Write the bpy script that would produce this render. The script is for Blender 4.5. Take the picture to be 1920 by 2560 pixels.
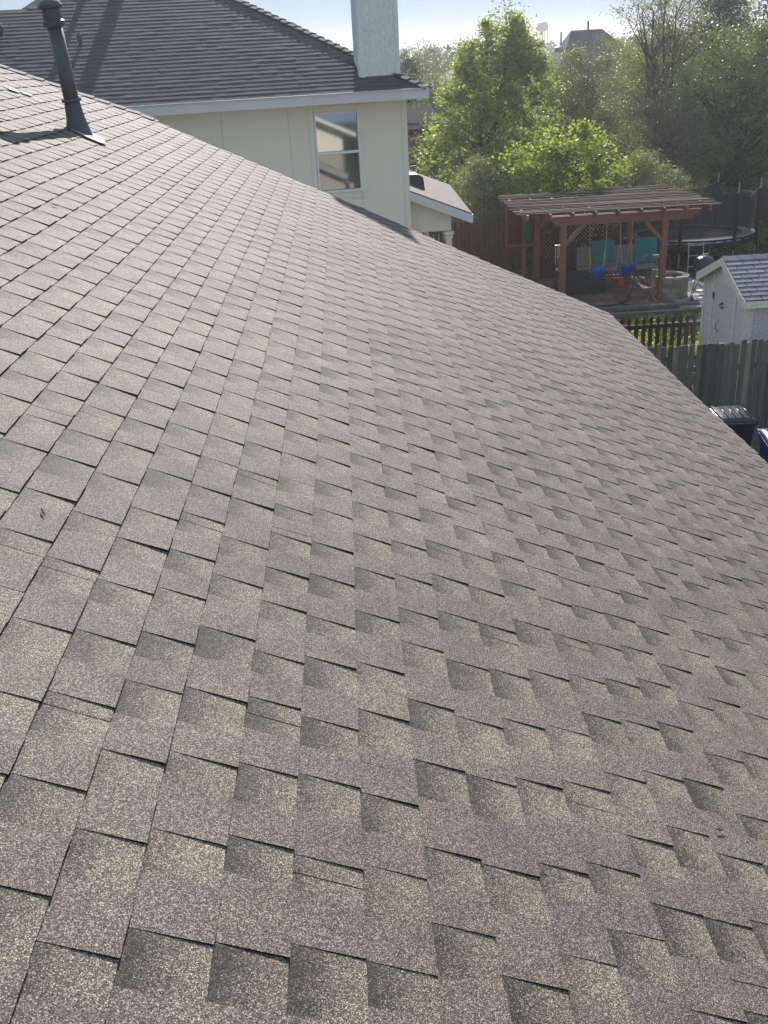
import bpy, math, random
import numpy as np
from mathutils import Vector, Matrix
random.seed(7); rng = np.random.default_rng(11)
R = math.radians
S = bpy.context.scene
for o in list(bpy.data.objects): bpy.data.objects.remove(o)
COL = S.collection

# ---------------------------------------------------------------- camera
CAMZ = 6.2
cd = bpy.data.cameras.new('camera'); cam = bpy.data.objects.new('camera', cd); COL.objects.link(cam)
rx = Vector((0.99775557, -0.0434324, -0.05096523)); dn_ = Vector((-0.06451072, -0.41945218, -0.90548232)); fw = Vector((0.01794979, 0.90673783, -0.4213126))
M = Matrix(((rx.x, -dn_.x, -fw.x, 0), (rx.y, -dn_.y, -fw.y, 0), (rx.z, -dn_.z, -fw.z, CAMZ), (0, 0, 0, 1)))
cam.matrix_world = M
cd.sensor_fit = 'VERTICAL'; cd.sensor_height = 36; cd.lens = 36 * 2480 / 2560; cd.clip_start = .05; cd.clip_end = 6000
S.camera = cam
# ---------------------------------------------------------------- world and sun
SUN_EL, SUN_AZ = R(30.5), R(3.0)          # azimuth from +Y towards +X
w = bpy.data.worlds.new('World'); S.world = w; w.use_nodes = True
nt = w.node_tree; bg = nt.nodes['Background']
sky = nt.nodes.new('ShaderNodeTexSky'); sky.sky_type = 'NISHITA'; sky.sun_disc = False
sky.sun_elevation = SUN_EL; sky.sun_rotation = SUN_AZ; sky.air_density = 1.0; sky.dust_density = 0.4; sky.ozone_density = 1.0
mxw = nt.nodes.new('ShaderNodeMix'); mxw.data_type = 'RGBA'; mxw.inputs[0].default_value = .945      # thin bright veil over the clear sky
nt.links.new(sky.outputs[0], mxw.inputs[6]); mxw.inputs[7].default_value = (4.3, 6.1, 8.2, 1)
nt.links.new(mxw.outputs[2], bg.inputs[0]); bg.inputs[1].default_value = 0.05
sl = bpy.data.lights.new('sun', 'SUN'); sl.energy = 3.6; sl.angle = R(0.53); sl.color = (1, .935, .87)
so = bpy.data.objects.new('sun', sl); COL.objects.link(so)
sd = Vector((math.sin(SUN_AZ) * math.cos(SUN_EL), math.cos(SUN_AZ) * math.cos(SUN_EL), math.sin(SUN_EL)))
so.rotation_euler = sd.to_track_quat('Z', 'Y').to_euler(); so.location = (0, 0, 40)
S.view_settings.view_transform = 'Standard'; S.view_settings.look = 'None'; S.view_settings.exposure = 0.84; S.view_settings.gamma = 1
S.view_settings.use_curve_mapping = False
S.render.engine = 'CYCLES'
S.cycles.max_bounces = 6; S.cycles.transparent_max_bounces = 12; S.cycles.volume_bounces = 0; S.cycles.transmission_bounces = 4
S.render.resolution_x = 768; S.render.resolution_y = 1024

# ---------------------------------------------------------------- materials
def newmat(name):
    m = bpy.data.materials.new(name); m.use_nodes = True; t = m.node_tree
    return m, t, t.nodes['Principled BSDF']
def N(t, kind, **k):
    n = t.nodes.new('ShaderNode' + kind)
    for a, b in k.items():
        if a.startswith('i_'): n.inputs[a[2:].replace('_', ' ')].default_value = b
        else: setattr(n, a, b)
    return n
def mixc(t, fac, a, b, mode='MIX'):
    n = t.nodes.new('ShaderNodeMix'); n.data_type = 'RGBA'; n.blend_type = mode
    for sock, v in ((n.inputs[0], fac), (n.inputs[6], a), (n.inputs[7], b)):
        if isinstance(v, bpy.types.NodeSocket): t.links.new(v, sock)
        elif isinstance(v, (int, float)): sock.default_value = v
        else: sock.default_value = (*v[:3], 1)
    return n.outputs[2]
def ramp(t, src, stops):
    n = t.nodes.new('ShaderNodeValToRGB'); t.links.new(src, n.inputs[0]); e = n.color_ramp.elements
    while len(e) < len(stops): e.new(.5)
    for el, (p, c) in zip(e, stops):
        el.position = p; el.color = (c, c, c, 1) if isinstance(c, (int, float)) else (*c, 1)
    return n.outputs[0]
def mat(name, col, col2=None, rough=.75, scale=6, stretch=(1, 1, 1), amt=.5, bump=.0, fine=0, metal=0, spec=.35, vary=.12):
    """two-tone noise material with optional fine grain and per-object variation"""
    m, t, p = newmat(name)
    tc = N(t, 'TexCoord'); mp = N(t, 'Mapping'); t.links.new(tc.outputs['Object'], mp.inputs[0]); mp.inputs['Scale'].default_value = stretch
    oi = N(t, 'ObjectInfo')
    ad = N(t, 'VectorMath', operation='ADD'); t.links.new(mp.outputs[0], ad.inputs[0])
    sc = N(t, 'Math', operation='MULTIPLY'); sc.inputs[1].default_value = 37; t.links.new(oi.outputs['Random'], sc.inputs[0]); t.links.new(sc.outputs[0], ad.inputs[1])
    nz = N(t, 'TexNoise'); nz.inputs['Scale'].default_value = scale; nz.inputs['Detail'].default_value = 6; nz.inputs['Roughness'].default_value = .65
    t.links.new(ad.outputs[0], nz.inputs['Vector'])
    f = ramp(t, nz.outputs[0], ((.5 - amt * .4, 0), (.5 + amt * .4, 1)))
    c = mixc(t, f, col, col2 or tuple(x * .6 for x in col))
    v = N(t, 'MapRange'); v.inputs[3].default_value = 1 - vary; v.inputs[4].default_value = 1 + vary; t.links.new(oi.outputs['Random'], v.inputs[0])
    vm = N(t, 'VectorMath', operation='SCALE'); t.links.new(c, vm.inputs[0]); t.links.new(v.outputs[0], vm.inputs['Scale']); c = vm.outputs[0]
    if fine:
        n2 = N(t, 'TexNoise'); n2.inputs['Scale'].default_value = fine; n2.inputs['Detail'].default_value = 3; t.links.new(ad.outputs[0], n2.inputs['Vector'])
        g = ramp(t, n2.outputs[0], ((.3, .75), (.7, 1.2))); c = mixc(t, 1.0, c, g, 'MULTIPLY')
    t.links.new(c, p.inputs['Base Color']); p.inputs['Roughness'].default_value = rough; p.inputs['Metallic'].default_value = metal
    p.inputs['Specular IOR Level'].default_value = spec
    if bump:
        b = N(t, 'Bump'); b.inputs['Strength'].default_value = bump; b.inputs['Distance'].default_value = .01
        t.links.new(nz.outputs[0], b.inputs['Height']); t.links.new(b.outputs[0], p.inputs['Normal'])
    return m

def shingle_mat(name, raised, raised2, dark, light, gscale=600):
    m, t, p = newmat(name)
    uv = N(t, 'UVMap'); sp = N(t, 'SeparateXYZ'); t.links.new(uv.outputs[0], sp.inputs[0])
    ka = N(t, 'Attribute', attribute_name='kind'); ta = N(t, 'Attribute', attribute_name='tone')
    geo = N(t, 'NewGeometry')
    n1 = N(t, 'TexNoise'); n1.inputs['Scale'].default_value = 5.5; n1.inputs['Detail'].default_value = 5; t.links.new(geo.outputs['Position'], n1.inputs['Vector'])
    n3 = N(t, 'TexNoise'); n3.inputs['Scale'].default_value = 26; n3.inputs['Detail'].default_value = 4; t.links.new(geo.outputs['Position'], n3.inputs['Vector'])
    rc = mixc(t, ramp(t, ta.outputs['Fac'], ((.1, 0), (.9, 1))), raised, raised2)
    # printed dark band at the top of the recessed laminate, fading to light at its butt
    m1 = N(t, 'Math', operation='MULTIPLY_ADD'); t.links.new(n3.outputs[0], m1.inputs[0]); m1.inputs[1].default_value = .55; t.links.new(sp.outputs[0], m1.inputs[2])
    m2 = N(t, 'Math', operation='MULTIPLY_ADD'); t.links.new(ta.outputs['Fac'], m2.inputs[0]); m2.inputs[1].default_value = .45; t.links.new(m1.outputs[0], m2.inputs[2])
    vg = N(t, 'TexVoronoi'); vg.inputs['Scale'].default_value = gscale * .8; t.links.new(geo.outputs['Position'], vg.inputs['Vector'])
    sg = N(t, 'SeparateColor'); t.links.new(vg.outputs['Color'], sg.inputs[0])
    m3 = N(t, 'Math', operation='MULTIPLY_ADD'); t.links.new(sg.outputs[2], m3.inputs[0]); m3.inputs[1].default_value = .75; t.links.new(m2.outputs[0], m3.inputs[2])   # the band is a blend of dark and light granules
    m5 = N(t, 'Math', operation='MULTIPLY'); m5.inputs[1].default_value = .5; t.links.new(m3.outputs[0], m5.inputs[0])
    cc = mixc(t, ramp(t, m5.outputs[0], ((.49, 0), (.70, .85), (.95, 1))), dark, light)
    c = mixc(t, ka.outputs['Fac'], rc, cc)
    g0 = ramp(t, n1.outputs[0], ((.3, (.82, .80, .80)), (.7, (1.16, 1.15, 1.10)))); c = mixc(t, 1, c, g0, 'MULTIPLY')
    n4 = N(t, 'TexNoise'); n4.inputs['Scale'].default_value = .9; n4.inputs['Detail'].default_value = 4; t.links.new(geo.outputs['Position'], n4.inputs['Vector'])
    c = mixc(t, 1, c, ramp(t, n4.outputs[0], ((.3, (.88, .87, .87)), (.7, (1.1, 1.09, 1.09)))), 'MULTIPLY')
    vo = N(t, 'TexVoronoi'); vo.inputs['Scale'].default_value = gscale; t.links.new(geo.outputs['Position'], vo.inputs['Vector'])
    sv = N(t, 'SeparateColor'); t.links.new(vo.outputs['Color'], sv.inputs[0])
    gr = ramp(t, sv.outputs[0], ((0, (.12, .11, .12)), (.5, (.62, .60, .59)), (.76, (1.2, 1.17, 1.12)), (1, (3.7, 3.5, 3.1))))
    c = mixc(t, 1, c, gr, 'MULTIPLY')
    ea = N(t, 'Attribute', attribute_name='edge'); c = mixc(t, ea.outputs['Fac'], c, (.016, .015, .015))      # cut edges show bare asphalt; sunlight on far sides painted in as lighter colour
    t.links.new(c, p.inputs['Base Color']); p.inputs['Roughness'].default_value = .72; p.inputs['Specular IOR Level'].default_value = .36
    b = N(t, 'Bump'); b.inputs['Strength'].default_value = .55; b.inputs['Distance'].default_value = .0018
    t.links.new(sv.outputs[1], b.inputs['Height']); t.links.new(b.outputs[0], p.inputs['Normal'])
    return m

def leaf_mat(name, c1, c2, trans=.5, rough=.45, tcol=None, spec=.5):
    m, t, p = newmat(name); out = [n for n in t.nodes if n.type == 'OUTPUT_MATERIAL'][0]
    at = N(t, 'Attribute', attribute_name='tone')
    c = mixc(t, at.outputs['Fac'], c1, c2)
    t.links.new(c, p.inputs['Base Color']); p.inputs['Roughness'].default_value = rough; p.inputs['Specular IOR Level'].default_value = spec
    tr = N(t, 'BsdfTranslucent')
    tc_ = mixc(t, 1.0, c, tcol or (2.0, 2.2, .9), 'MULTIPLY'); t.links.new(tc_, tr.inputs[0])
    mx = N(t, 'MixShader'); mx.inputs[0].default_value = trans
    t.links.new(p.outputs[0], mx.inputs[1]); t.links.new(tr.outputs[0], mx.inputs[2]); t.links.new(mx.outputs[0], out.inputs[0])
    return m

# ---------------------------------------------------------------- mesh helpers
class MB:
    def __init__(s): s.v = []; s.f = []
    def add(s, vs, fs):
        o = len(s.v); s.v += [tuple(v) for v in vs]; s.f += [tuple(i + o for i in f) for f in fs]; return s
    def box(s, c, d, rz=0, M=None):
        x, y, z = (k / 2 for k in d)
        vs = [Vector(q) for q in ((-x, -y, -z), (x, -y, -z), (x, y, -z), (-x, y, -z), (-x, -y, z), (x, -y, z), (x, y, z), (-x, y, z))]
        m = M or Matrix.Rotation(rz, 3, 'Z')
        return s.add([m @ v + Vector(c) for v in vs], [(0, 3, 2, 1), (4, 5, 6, 7), (0, 1, 5, 4), (1, 2, 6, 5), (2, 3, 7, 6), (3, 0, 4, 7)])
    def bar(s, a, b, wd, ht, up=(0, 0, 1)):
        a = Vector(a); b = Vector(b); d = b - a; L = d.length; d.normalize(); u = Vector(up)
        if abs(d.dot(u)) > .98: u = Vector((0, 1, 0))
        r = d.cross(u).normalized(); u = r.cross(d)
        return s.box((a + b) / 2, (L, wd, ht), M=Matrix((d, r, u)).transposed())
    def tube(s, pts, rad, n=8, cap=True):
        pts = [Vector(p) for p in pts]; rs = rad if hasattr(rad, '__len__') else [rad] * len(pts)
        vs = []; fs = []
        for i, p in enumerate(pts):
            d = (pts[min(i + 1, len(pts) - 1)] - pts[max(i - 1, 0)]).normalized()
            u = Vector((0, 0, 1)) if abs(d.z) < .9 else Vector((1, 0, 0)); r = d.cross(u).normalized(); u = r.cross(d)
            for k in range(n):
                a = 2 * math.pi * k / n; vs.append(p + (r * math.cos(a) + u * math.sin(a)) * rs[i])
        for i in range(len(pts) - 1):
            for k in range(n): fs.append((i * n + k, i * n + (k + 1) % n, (i + 1) * n + (k + 1) % n, (i + 1) * n + k))
        if cap: fs.append(tuple(range(n))[::-1]); fs.append(tuple(range(len(vs) - n, len(vs))))
        return s.add(vs, fs)
    def lathe(s, prof, c=(0, 0, 0), n=24, sy=1):
        vs = []; fs = []
        for r, z in prof:
            for k in range(n):
                a = 2 * math.pi * k / n; vs.append((c[0] + r * math.cos(a), c[1] + r * sy * math.sin(a), c[2] + z))
        for i in range(len(prof) - 1):
            for k in range(n): fs.append((i * n + k, i * n + (k + 1) % n, (i + 1) * n + (k + 1) % n, (i + 1) * n + k))
        return s.add(vs, fs)
    def poly(s, pts): return s.add(pts, [tuple(range(len(pts)))])
    def prism(s, pts, off):
        n = len(pts); off = Vector(off); P = [Vector(p) for p in pts]
        return s.add(P + [p + off for p in P], [tuple(range(n))[::-1], tuple(range(n, 2 * n))] + [(i, (i + 1) % n, n + (i + 1) % n, n + i) for i in range(n)])
    def build(s, name, m, parent=None, bevel=0, smooth=False):
        me = bpy.data.meshes.new(name); me.from_pydata(s.v, [], s.f)
        me.validate(); 
        o = bpy.data.objects.new(name, me); COL.objects.link(o); me.materials.append(m)
        if smooth:
            me.shade_smooth()
        if bevel:
            b = o.modifiers.new('bevel', 'BEVEL'); b.width = bevel; b.segments = 2; b.limit_method = 'ANGLE'
        if parent: o.parent = parent; o.matrix_parent_inverse = parent.matrix_world.inverted()
        return o
def tag(o, label=None, cat=None, group=None, kind=None):
    if label: o['label'] = label
    if cat: o['category'] = cat
    if group: o['group'] = group
    if kind: o['kind'] = kind
    return o
def empty(name, loc, label, cat, group=None, rz=0):
    o = bpy.data.objects.new(name, None); COL.objects.link(o); o.location = loc; o.rotation_euler.z = rz; o.empty_display_size = .2
    o.matrix_world = Matrix.Translation(Vector(loc)) @ Matrix.Rotation(rz, 4, 'Z')
    return tag(o, label, cat, group)
def kid(o, parent):
    """parent a mesh whose coordinates are local to the parent"""
    o.parent = parent; o.matrix_parent_inverse = Matrix(); return o
def copy_tree(o, parent=None):
    c = o.copy(); COL.objects.link(c); c.parent = parent
    if parent: c.matrix_parent_inverse = o.matrix_parent_inverse.copy()
    for ch in list(o.children): copy_tree(ch, c)
    return c
def fattr(me, name, vals, domain='FACE'):
    a = me.attributes.new(name, 'FLOAT', domain); a.data.foreach_set('value', np.asarray(vals, dtype=np.float32))

# ---------------------------------------------------------------- palette
MAT = dict(
    shingle=shingle_mat('asphalt_shingle_weathered', (.172, .145, .126), (.154, .134, .119), (.042, .037, .036), (.212, .188, .152)),
    deck=mat('roof_underlay', (.02, .02, .022), rough=.9),
    nshingle=mat('grey_asphalt_shingle', (.105, .108, .11), (.07, .072, .075), rough=.9, scale=3, fine=90, vary=.1, spec=.25),
    capsh=mat('cap_shingle', (.20, .165, .15), (.14, .12, .115), rough=.8, scale=10, fine=150),
    pipe=mat('painted_flue_grey', (.085, .09, .095), (.06, .062, .066), rough=.45, scale=9, spec=.5),
    seal=mat('dried_sealant', (.5, .46, .4), (.26, .24, .22), rough=.7, scale=22, bump=.8),
    cream=mat('cream_siding', (.82, .74, .61), (.785, .71, .59), rough=.7, scale=1.5, stretch=(8, 8, .6), amt=.9, fine=0, vary=.02),
    creamt=mat('cream_trim', (.80, .73, .62), (.75, .68, .57), rough=.6, scale=3, vary=.03),
    fascia=mat('mauve_white_fascia', (.68, .63, .65), (.62, .58, .60), rough=.6, scale=2, vary=.03),
    white=mat('white_vinyl', (.78, .78, .78), (.70, .70, .70), rough=.4, scale=5, vary=.03),
    wpaint=mat('weathered_white_paint', (.76, .73, .64), (.62, .60, .53), rough=.7, scale=7, amt=.8, fine=40, vary=.05),
    wpanel=mat('lilac_grey_panel', (.60, .575, .60), (.53, .51, .54), rough=.65, scale=3, amt=.8, fine=40, vary=.03),
    slate=mat('blue_grey_shed_shingle', (.23, .23, .26), (.19, .19, .22), rough=.9, scale=20, fine=160, vary=.13),
    cedar=mat('aged_grey_fence_wood', (.15, .145, .125), (.05, .055, .05), rough=.85, scale=5, stretch=(9, 9, .7), amt=.9, fine=40, vary=.5),
    cedar_new=mat('pale_new_fence_board', (.30, .27, .20), (.20, .18, .14), rough=.85, scale=5, stretch=(6, 6, .7), amt=.8, fine=40, vary=.1),
    darkwood=mat('dark_brown_picket_wood', (.06, .038, .03), (.03, .022, .018), rough=.8, scale=5, stretch=(6, 6, .7), amt=.8, vary=.2),
    redfence=mat('red_brown_fence_wood', (.14, .065, .045), (.07, .04, .03), rough=.85, scale=4, stretch=(6, 6, .5), amt=.8, vary=.2),
    redwood=mat('red_stained_timber', (.31, .115, .07), (.19, .07, .046), rough=.55, scale=4, stretch=(1, 3, 3), amt=.7, vary=.1),
    slat=mat('weathered_red_slat', (.11, .062, .05), (.04, .028, .025), rough=.9, scale=3, stretch=(.7, 5, 5), amt=.9, fine=20, vary=.4, spec=.35),
    lattice=mat('dark_lattice_wood', (.12, .055, .04), (.06, .03, .025), rough=.8, scale=4),
    soil=mat('soil', (.07, .055, .04), (.04, .03, .025), rough=.95, scale=2, fine=30),
    paver=mat('red_brick_paver', (.20, .11, .085), (.13, .08, .065), rough=.85, scale=6, fine=60, vary=.25),
    concrete=mat('pale_concrete', (.36, .33, .27), (.24, .22, .185), rough=.85, scale=1.8, amt=.9, fine=40, vary=.05),
    stone=mat('tan_block_stone', (.32, .28, .22), (.20, .175, .14), rough=.9, scale=9, fine=60, bump=.5, vary=.25),
    ash=mat('burnt_ash', (.03, .028, .027), (.07, .065, .06), rough=.95, scale=16),
    blueplastic=mat('blue_plastic', (.012, .075, .42), (.010, .06, .34), rough=.4, scale=3, spec=.5),
    binblue=mat('dark_blue_bin_plastic', (.008, .016, .13), (.006, .012, .10), rough=.35, scale=3, spec=.5),
    binblack=mat('black_bin_plastic', (.018, .02, .022), (.012, .013, .014), rough=.3, scale=3, spec=.6),
    redplastic=mat('red_plastic', (.42, .03, .02), (.33, .02, .02), rough=.4, scale=3),
    teal=mat('teal_canvas', (.015, .24, .25), (.01, .18, .19), rough=.8, scale=9, fine=80),
    rope=mat('yellow_rope', (.50, .40, .18), (.36, .28, .13), rough=.8, scale=40),
    black=mat('black_steel', (.02, .02, .022), (.03, .03, .032), rough=.4, scale=9, spec=.5),
    blackcloth=mat('black_fabric_cover', (.016, .018, .022), (.025, .027, .03), rough=.7, scale=4),
    galv=mat('galvanised_steel', (.45, .46, .47), (.34, .35, .36), rough=.35, metal=.8, scale=9),
    copperpole=mat('rust_tan_steel', (.30, .21, .13), (.2, .13, .08), rough=.6, scale=20),
    mat=mat('black_jump_mat', (.03, .03, .034), (.018, .018, .022), rough=.85, scale=6, spec=.2),
    pad=mat('blue_black_edge_pad', (.03, .04, .06), (.02, .03, .04), rough=.5, scale=4, spec=.5),
    green=mat('faded_green_paint', (.035, .13, .09), (.02, .08, .06), rough=.7, scale=8),
    barkd=mat('dark_bark', (.065, .05, .04), (.03, .025, .02), rough=.95, scale=6, stretch=(4, 4, 1), bump=.6),
    barkl=mat('grey_brown_bark', (.13, .10, .08), (.07, .055, .045), rough=.95, scale=6, stretch=(4, 4, 1)),
    brick=mat('red_brick', (.26, .115, .08), (.18, .085, .065), rough=.9, scale=6, fine=30, vary=.2),
    mortar=mat('mortar', (.30, .27, .24), rough=.95),
    farroof=mat('dark_grey_far_roof', (.10, .095, .10), (.075, .07, .075), rough=.8, scale=2, fine=12),
    tanroof=mat('tan_far_roof', (.30, .25, .22), (.24, .2, .18), rough=.8, scale=2, fine=12),
    tanwall=mat('tan_far_wall', (.34, .30, .27), rough=.8),
    tower=mat('pale_tower_paint', (.16, .175, .19), (.13, .145, .16), rough=.5, scale=.05),
    dark=mat('dark_void', (.02, .02, .022), rough=.8),
    grey_cushion=mat('grey_bench_wood', (.28, .27, .25), (.2, .19, .18), rough=.8, scale=8),
)
LM = dict(
    bright=leaf_mat('spring_green_leaf', (.14, .17, .06), (.24, .27, .11), trans=.6),
    yellow=leaf_mat('yellow_green_leaf', (.13, .16, .04), (.25, .28, .07), trans=.6),
    olive=leaf_mat('olive_leaf', (.11, .115, .05), (.18, .18, .085), trans=.4),
    greybush=leaf_mat('grey_green_leaf', (.12, .125, .07), (.22, .21, .12), trans=.4),
    pale=leaf_mat('pale_bud_leaf', (.12, .12, .045), (.17, .165, .07), trans=.5),
    glossy=leaf_mat('dark_glossy_leaf', (.055, .082, .036), (.13, .165, .065), trans=.5, rough=.38, spec=.7),
    dark=leaf_mat('dark_conifer_leaf', (.018, .035, .02), (.035, .055, .03), trans=.2),
    twig=leaf_mat('bare_twig', (.09, .07, .055), (.13, .105, .08), trans=.05, rough=.8),
    far=leaf_mat('far_leaf', (.045, .06, .025), (.08, .095, .035), trans=.35),
    grass=leaf_mat('grass_blade', (.055, .085, .018), (.11, .14, .03), trans=.5),
)

# ================================================================ GROUND
mg, t, p = newmat('lawn_and_dirt')
tc = N(t, 'NewGeometry'); n1 = N(t, 'TexNoise'); n1.inputs['Scale'].default_value = .55; n1.inputs['Detail'].default_value = 8; t.links.new(tc.outputs['Position'], n1.inputs['Vector'])
n2 = N(t, 'TexNoise'); n2.inputs['Scale'].default_value = 9; n2.inputs['Detail'].default_value = 6; t.links.new(tc.outputs['Position'], n2.inputs['Vector'])
c = mixc(t, ramp(t, n1.outputs[0], ((.42, 0), (.58, 1))), (.075, .10, .028), (.115, .095, .06)); g = ramp(t, n2.outputs[0], ((.3, .55), (.7, 1.4)))
t.links.new(mixc(t, 1, c, g, 'MULTIPLY'), p.inputs['Base Color']); p.inputs['Roughness'].default_value = .95
b_ = N(t, 'Bump'); b_.inputs['Strength'].default_value = .8; b_.inputs['Distance'].default_value = .05; t.links.new(n2.outputs[0], b_.inputs['Height']); t.links.new(b_.outputs[0], p.inputs['Normal'])
gm = MB(); gn = 40
xs = [-400 + 940 * i / gn for i in range(gn + 1)]; ys = [-60 + 980 * i / gn for i in range(gn + 1)]
for y in ys:
    for x in xs: gm.v.append((x, y, 0))
for j in range(gn):
    for i in range(gn): a = j * (gn + 1) + i; gm.f.append((a, a + 1, a + gn + 2, a + gn + 1))
tag(gm.build('ground', mg), kind='structure')

# ================================================================ OUR HOUSE AND ROOF
TH = R(25.5); sn = Vector((math.sin(TH), 0, math.cos(TH))); sdv = Vector((math.cos(TH), 0, -math.sin(TH)))
ORI = Vector((0, 0, CAMZ)) - sn * 1.38
def RP(s, y, h=0):       # roof coordinates: s down the slope, y along the eave, h above the deck
    wv = .004 * math.sin(y * 2.3 + s * .9) + .003 * math.sin(s * 2.1 - y * 1.1)
    return ORI + sdv * s + Vector((0, y, 0)) + sn * (h + wv)
Y0 = -1.2; S0 = -6.0; EXP = .143
def rake(s):
    if s < -3.0: return 10.85 - (-3.0 - s) * .75
    if s < -1.6: return 10.85 + (s + 3.0) / 1.4 * .9
    return 11.64
def eave(y): return 4.19 - .035 * (y - 7)
house = empty('house', (0, 5, 0), 'taupe-shingled single-storey house roof in the foreground, sloping down to the right', 'house')
# deck
dk = MB(); ss = [S0 + i * .3 for i in range(34)]; ss = [s for s in ss if s < 4.0] + [4.05]
rows = []
for s in ss:
    ye = rake(s); rows.append([RP(s, Y0 + (ye - .015 - Y0) * k / 24, -.004) for k in range(25)])
for r in rows: dk.v += [tuple(v) for v in r]
for i in range(len(rows) - 1):
    for k in range(24): a = i * 25 + k; dk.f.append((a, a + 25, a + 26, a + 1))
roof = dk.build('roof', MAT['deck'], house)
# shingle cells
fpx = 992.0
def proj(pw):
    d = Vector(pw) - Vector((0, 0, CAMZ)); z = d.dot(fw)
    if z < .1: return None
    return (384 + fpx * d.dot(rx) / z, 512 + fpx * d.dot(dn_) / z)
cells = []   # (s0,s1,y0,y1,kind,tone,hb,lift)
s_b = .024
k = -42
while s_b + k * EXP < 4.1:
    sb = s_b + k * EXP; st = sb - EXP; rr = random.Random(k * 77 + 5)
    y = Y0 + rr.random() * .2; ymax = rake(sb - .07); kind = rr.randint(0, 1); joint = y + rr.uniform(.2, 1.0)
    js = rr.gauss(0, .0016); tilt = rr.gauss(0, .0006)
    while y < ymax:
        L = rr.choice((.095, .115, .125, .14)) * rr.uniform(.95, 1.06) if kind else rr.choice((.10, .12, .13, .16)) * rr.uniform(.95, 1.06)
        y1 = min(y + L, ymax + rr.uniform(-.012, .008))
        segs = [(y, y1)]
        if y + .03 < joint < y1 - .03:
            segs = [(y, joint - .0012), (joint + .0012, y1)]
        if joint < y1: joint += .99 + rr.uniform(-.02, .02)
        tone = rr.random(); lift = max(0, rr.gauss(-.0008, .0006)) if rr.random() < .95 else rr.uniform(.0008, .003)
        for a, b in segs:
            sb2 = sb + js + tilt * (a - 5) + rr.gauss(0, .0007); sb2 = min(sb2, eave((a + b) / 2) + rr.gauss(0, .003))
            if b - a > .01: cells.append((st - .012, sb2, a, b, kind, tone + rr.uniform(-.06, .06), (.0050 if kind else .0096) + lift + rr.gauss(0, .0003), rr.random()))
        y = y1; kind = 1 - kind
    k += 1
# partial last course to the slanting eave
def cell_geo(c):
    s0, s1, y0, y1, kd, tone, hb, rnd = c
    r2 = random.Random(int(rnd * 1e6)); n = 3
    vs = []; top = []; bot = []
    ht = .0008
    jt = [r2.gauss(0, .0005) for _ in range(n + 1)]; jz = [r2.gauss(0, .0004) for _ in range(n + 1)]
    sk = r2.gauss(0, .0012)
    for i in range(n + 1):
        yy = y0 + (y1 - y0) * i / n
        vs.append(RP(s0, yy - 0, ht)); 
        vs.append(RP(s1 + jt[i], yy + (sk if kd == 0 else 0), hb + jz[i]))
        vs.append(RP(s1 + jt[i], yy + (sk if kd == 0 else 0), -.002))
        vs.append(RP(s0, yy, -.002))
    fs = []; uv = []
    for i in range(n):
        a = i * 4
        fs.append((a, a + 1, a + 5, a + 4)); uv.append(((0, i / n), (1, i / n), (1, (i + 1) / n), (0, (i + 1) / n)))
        fs.append((a + 1, a + 2, a + 6, a + 5)); uv.append(((1, i / n),) * 4)
    fs.append((0, 3, 2, 1)); uv.append(((0, 0), (0, 0), (1, 0), (1, 0)))
    e = n * 4; fs.append((e, e + 1, e + 2, e + 3)); uv.append(((0, 1), (1, 1), (1, 1), (0, 1)))
    return vs, fs, uv
def area(c):
    q = [proj(RP(a, b)) for a, b in ((c[0] + .012, c[2]), (c[1], c[2]), (c[1], c[3]), (c[0] + .012, c[3]))]
    if any(x is None for x in q): return 0
    cx = sum(x[0] for x in q) / 4; cy = sum(x[1] for x in q) / 4
    if not (-15 < cx < 783 and -15 < cy < 1039): return 0
    return abs(sum(q[i][0] * q[(i + 1) % 4][1] - q[(i + 1) % 4][0] * q[i][1] for i in range(4))) / 2
cells.sort(key=area, reverse=True)
def mesh_cells(name, cs, parent):
    vs = []; fs = []; uvs = []; kd = []; tn = []; ed = []
    for c in cs:
        v, f, u = cell_geo(c); o = len(vs); vs += v; fs += [tuple(i + o for i in q) for q in f]; uvs += u; kd += [c[4]] * len(f); tn += [c[5]] * len(f); ed += [0, 1] * 3 + [1, .3]  # far side takes less edge colour, so it looks sunlit
    me = bpy.data.meshes.new(name); me.from_pydata([tuple(v) for v in vs], [], fs)
    ul = me.uv_layers.new(name='UVMap'); ul.data.foreach_set('uv', np.array([x for q in uvs for p_ in q for x in p_], dtype=np.float32))
    fattr(me, 'kind', kd); fattr(me, 'tone', tn); fattr(me, 'edge', ed); me.materials.append(MAT['shingle'])
    o = bpy.data.objects.new(name, me); COL.objects.link(o); o.parent = parent; o.matrix_parent_inverse = parent.matrix_world.inverted(); return o
for c in cells[:298]: mesh_cells('shingle', [c], roof)
tag(mesh_cells('shingle_field', cells[298:], roof), kind='stuff')
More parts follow.
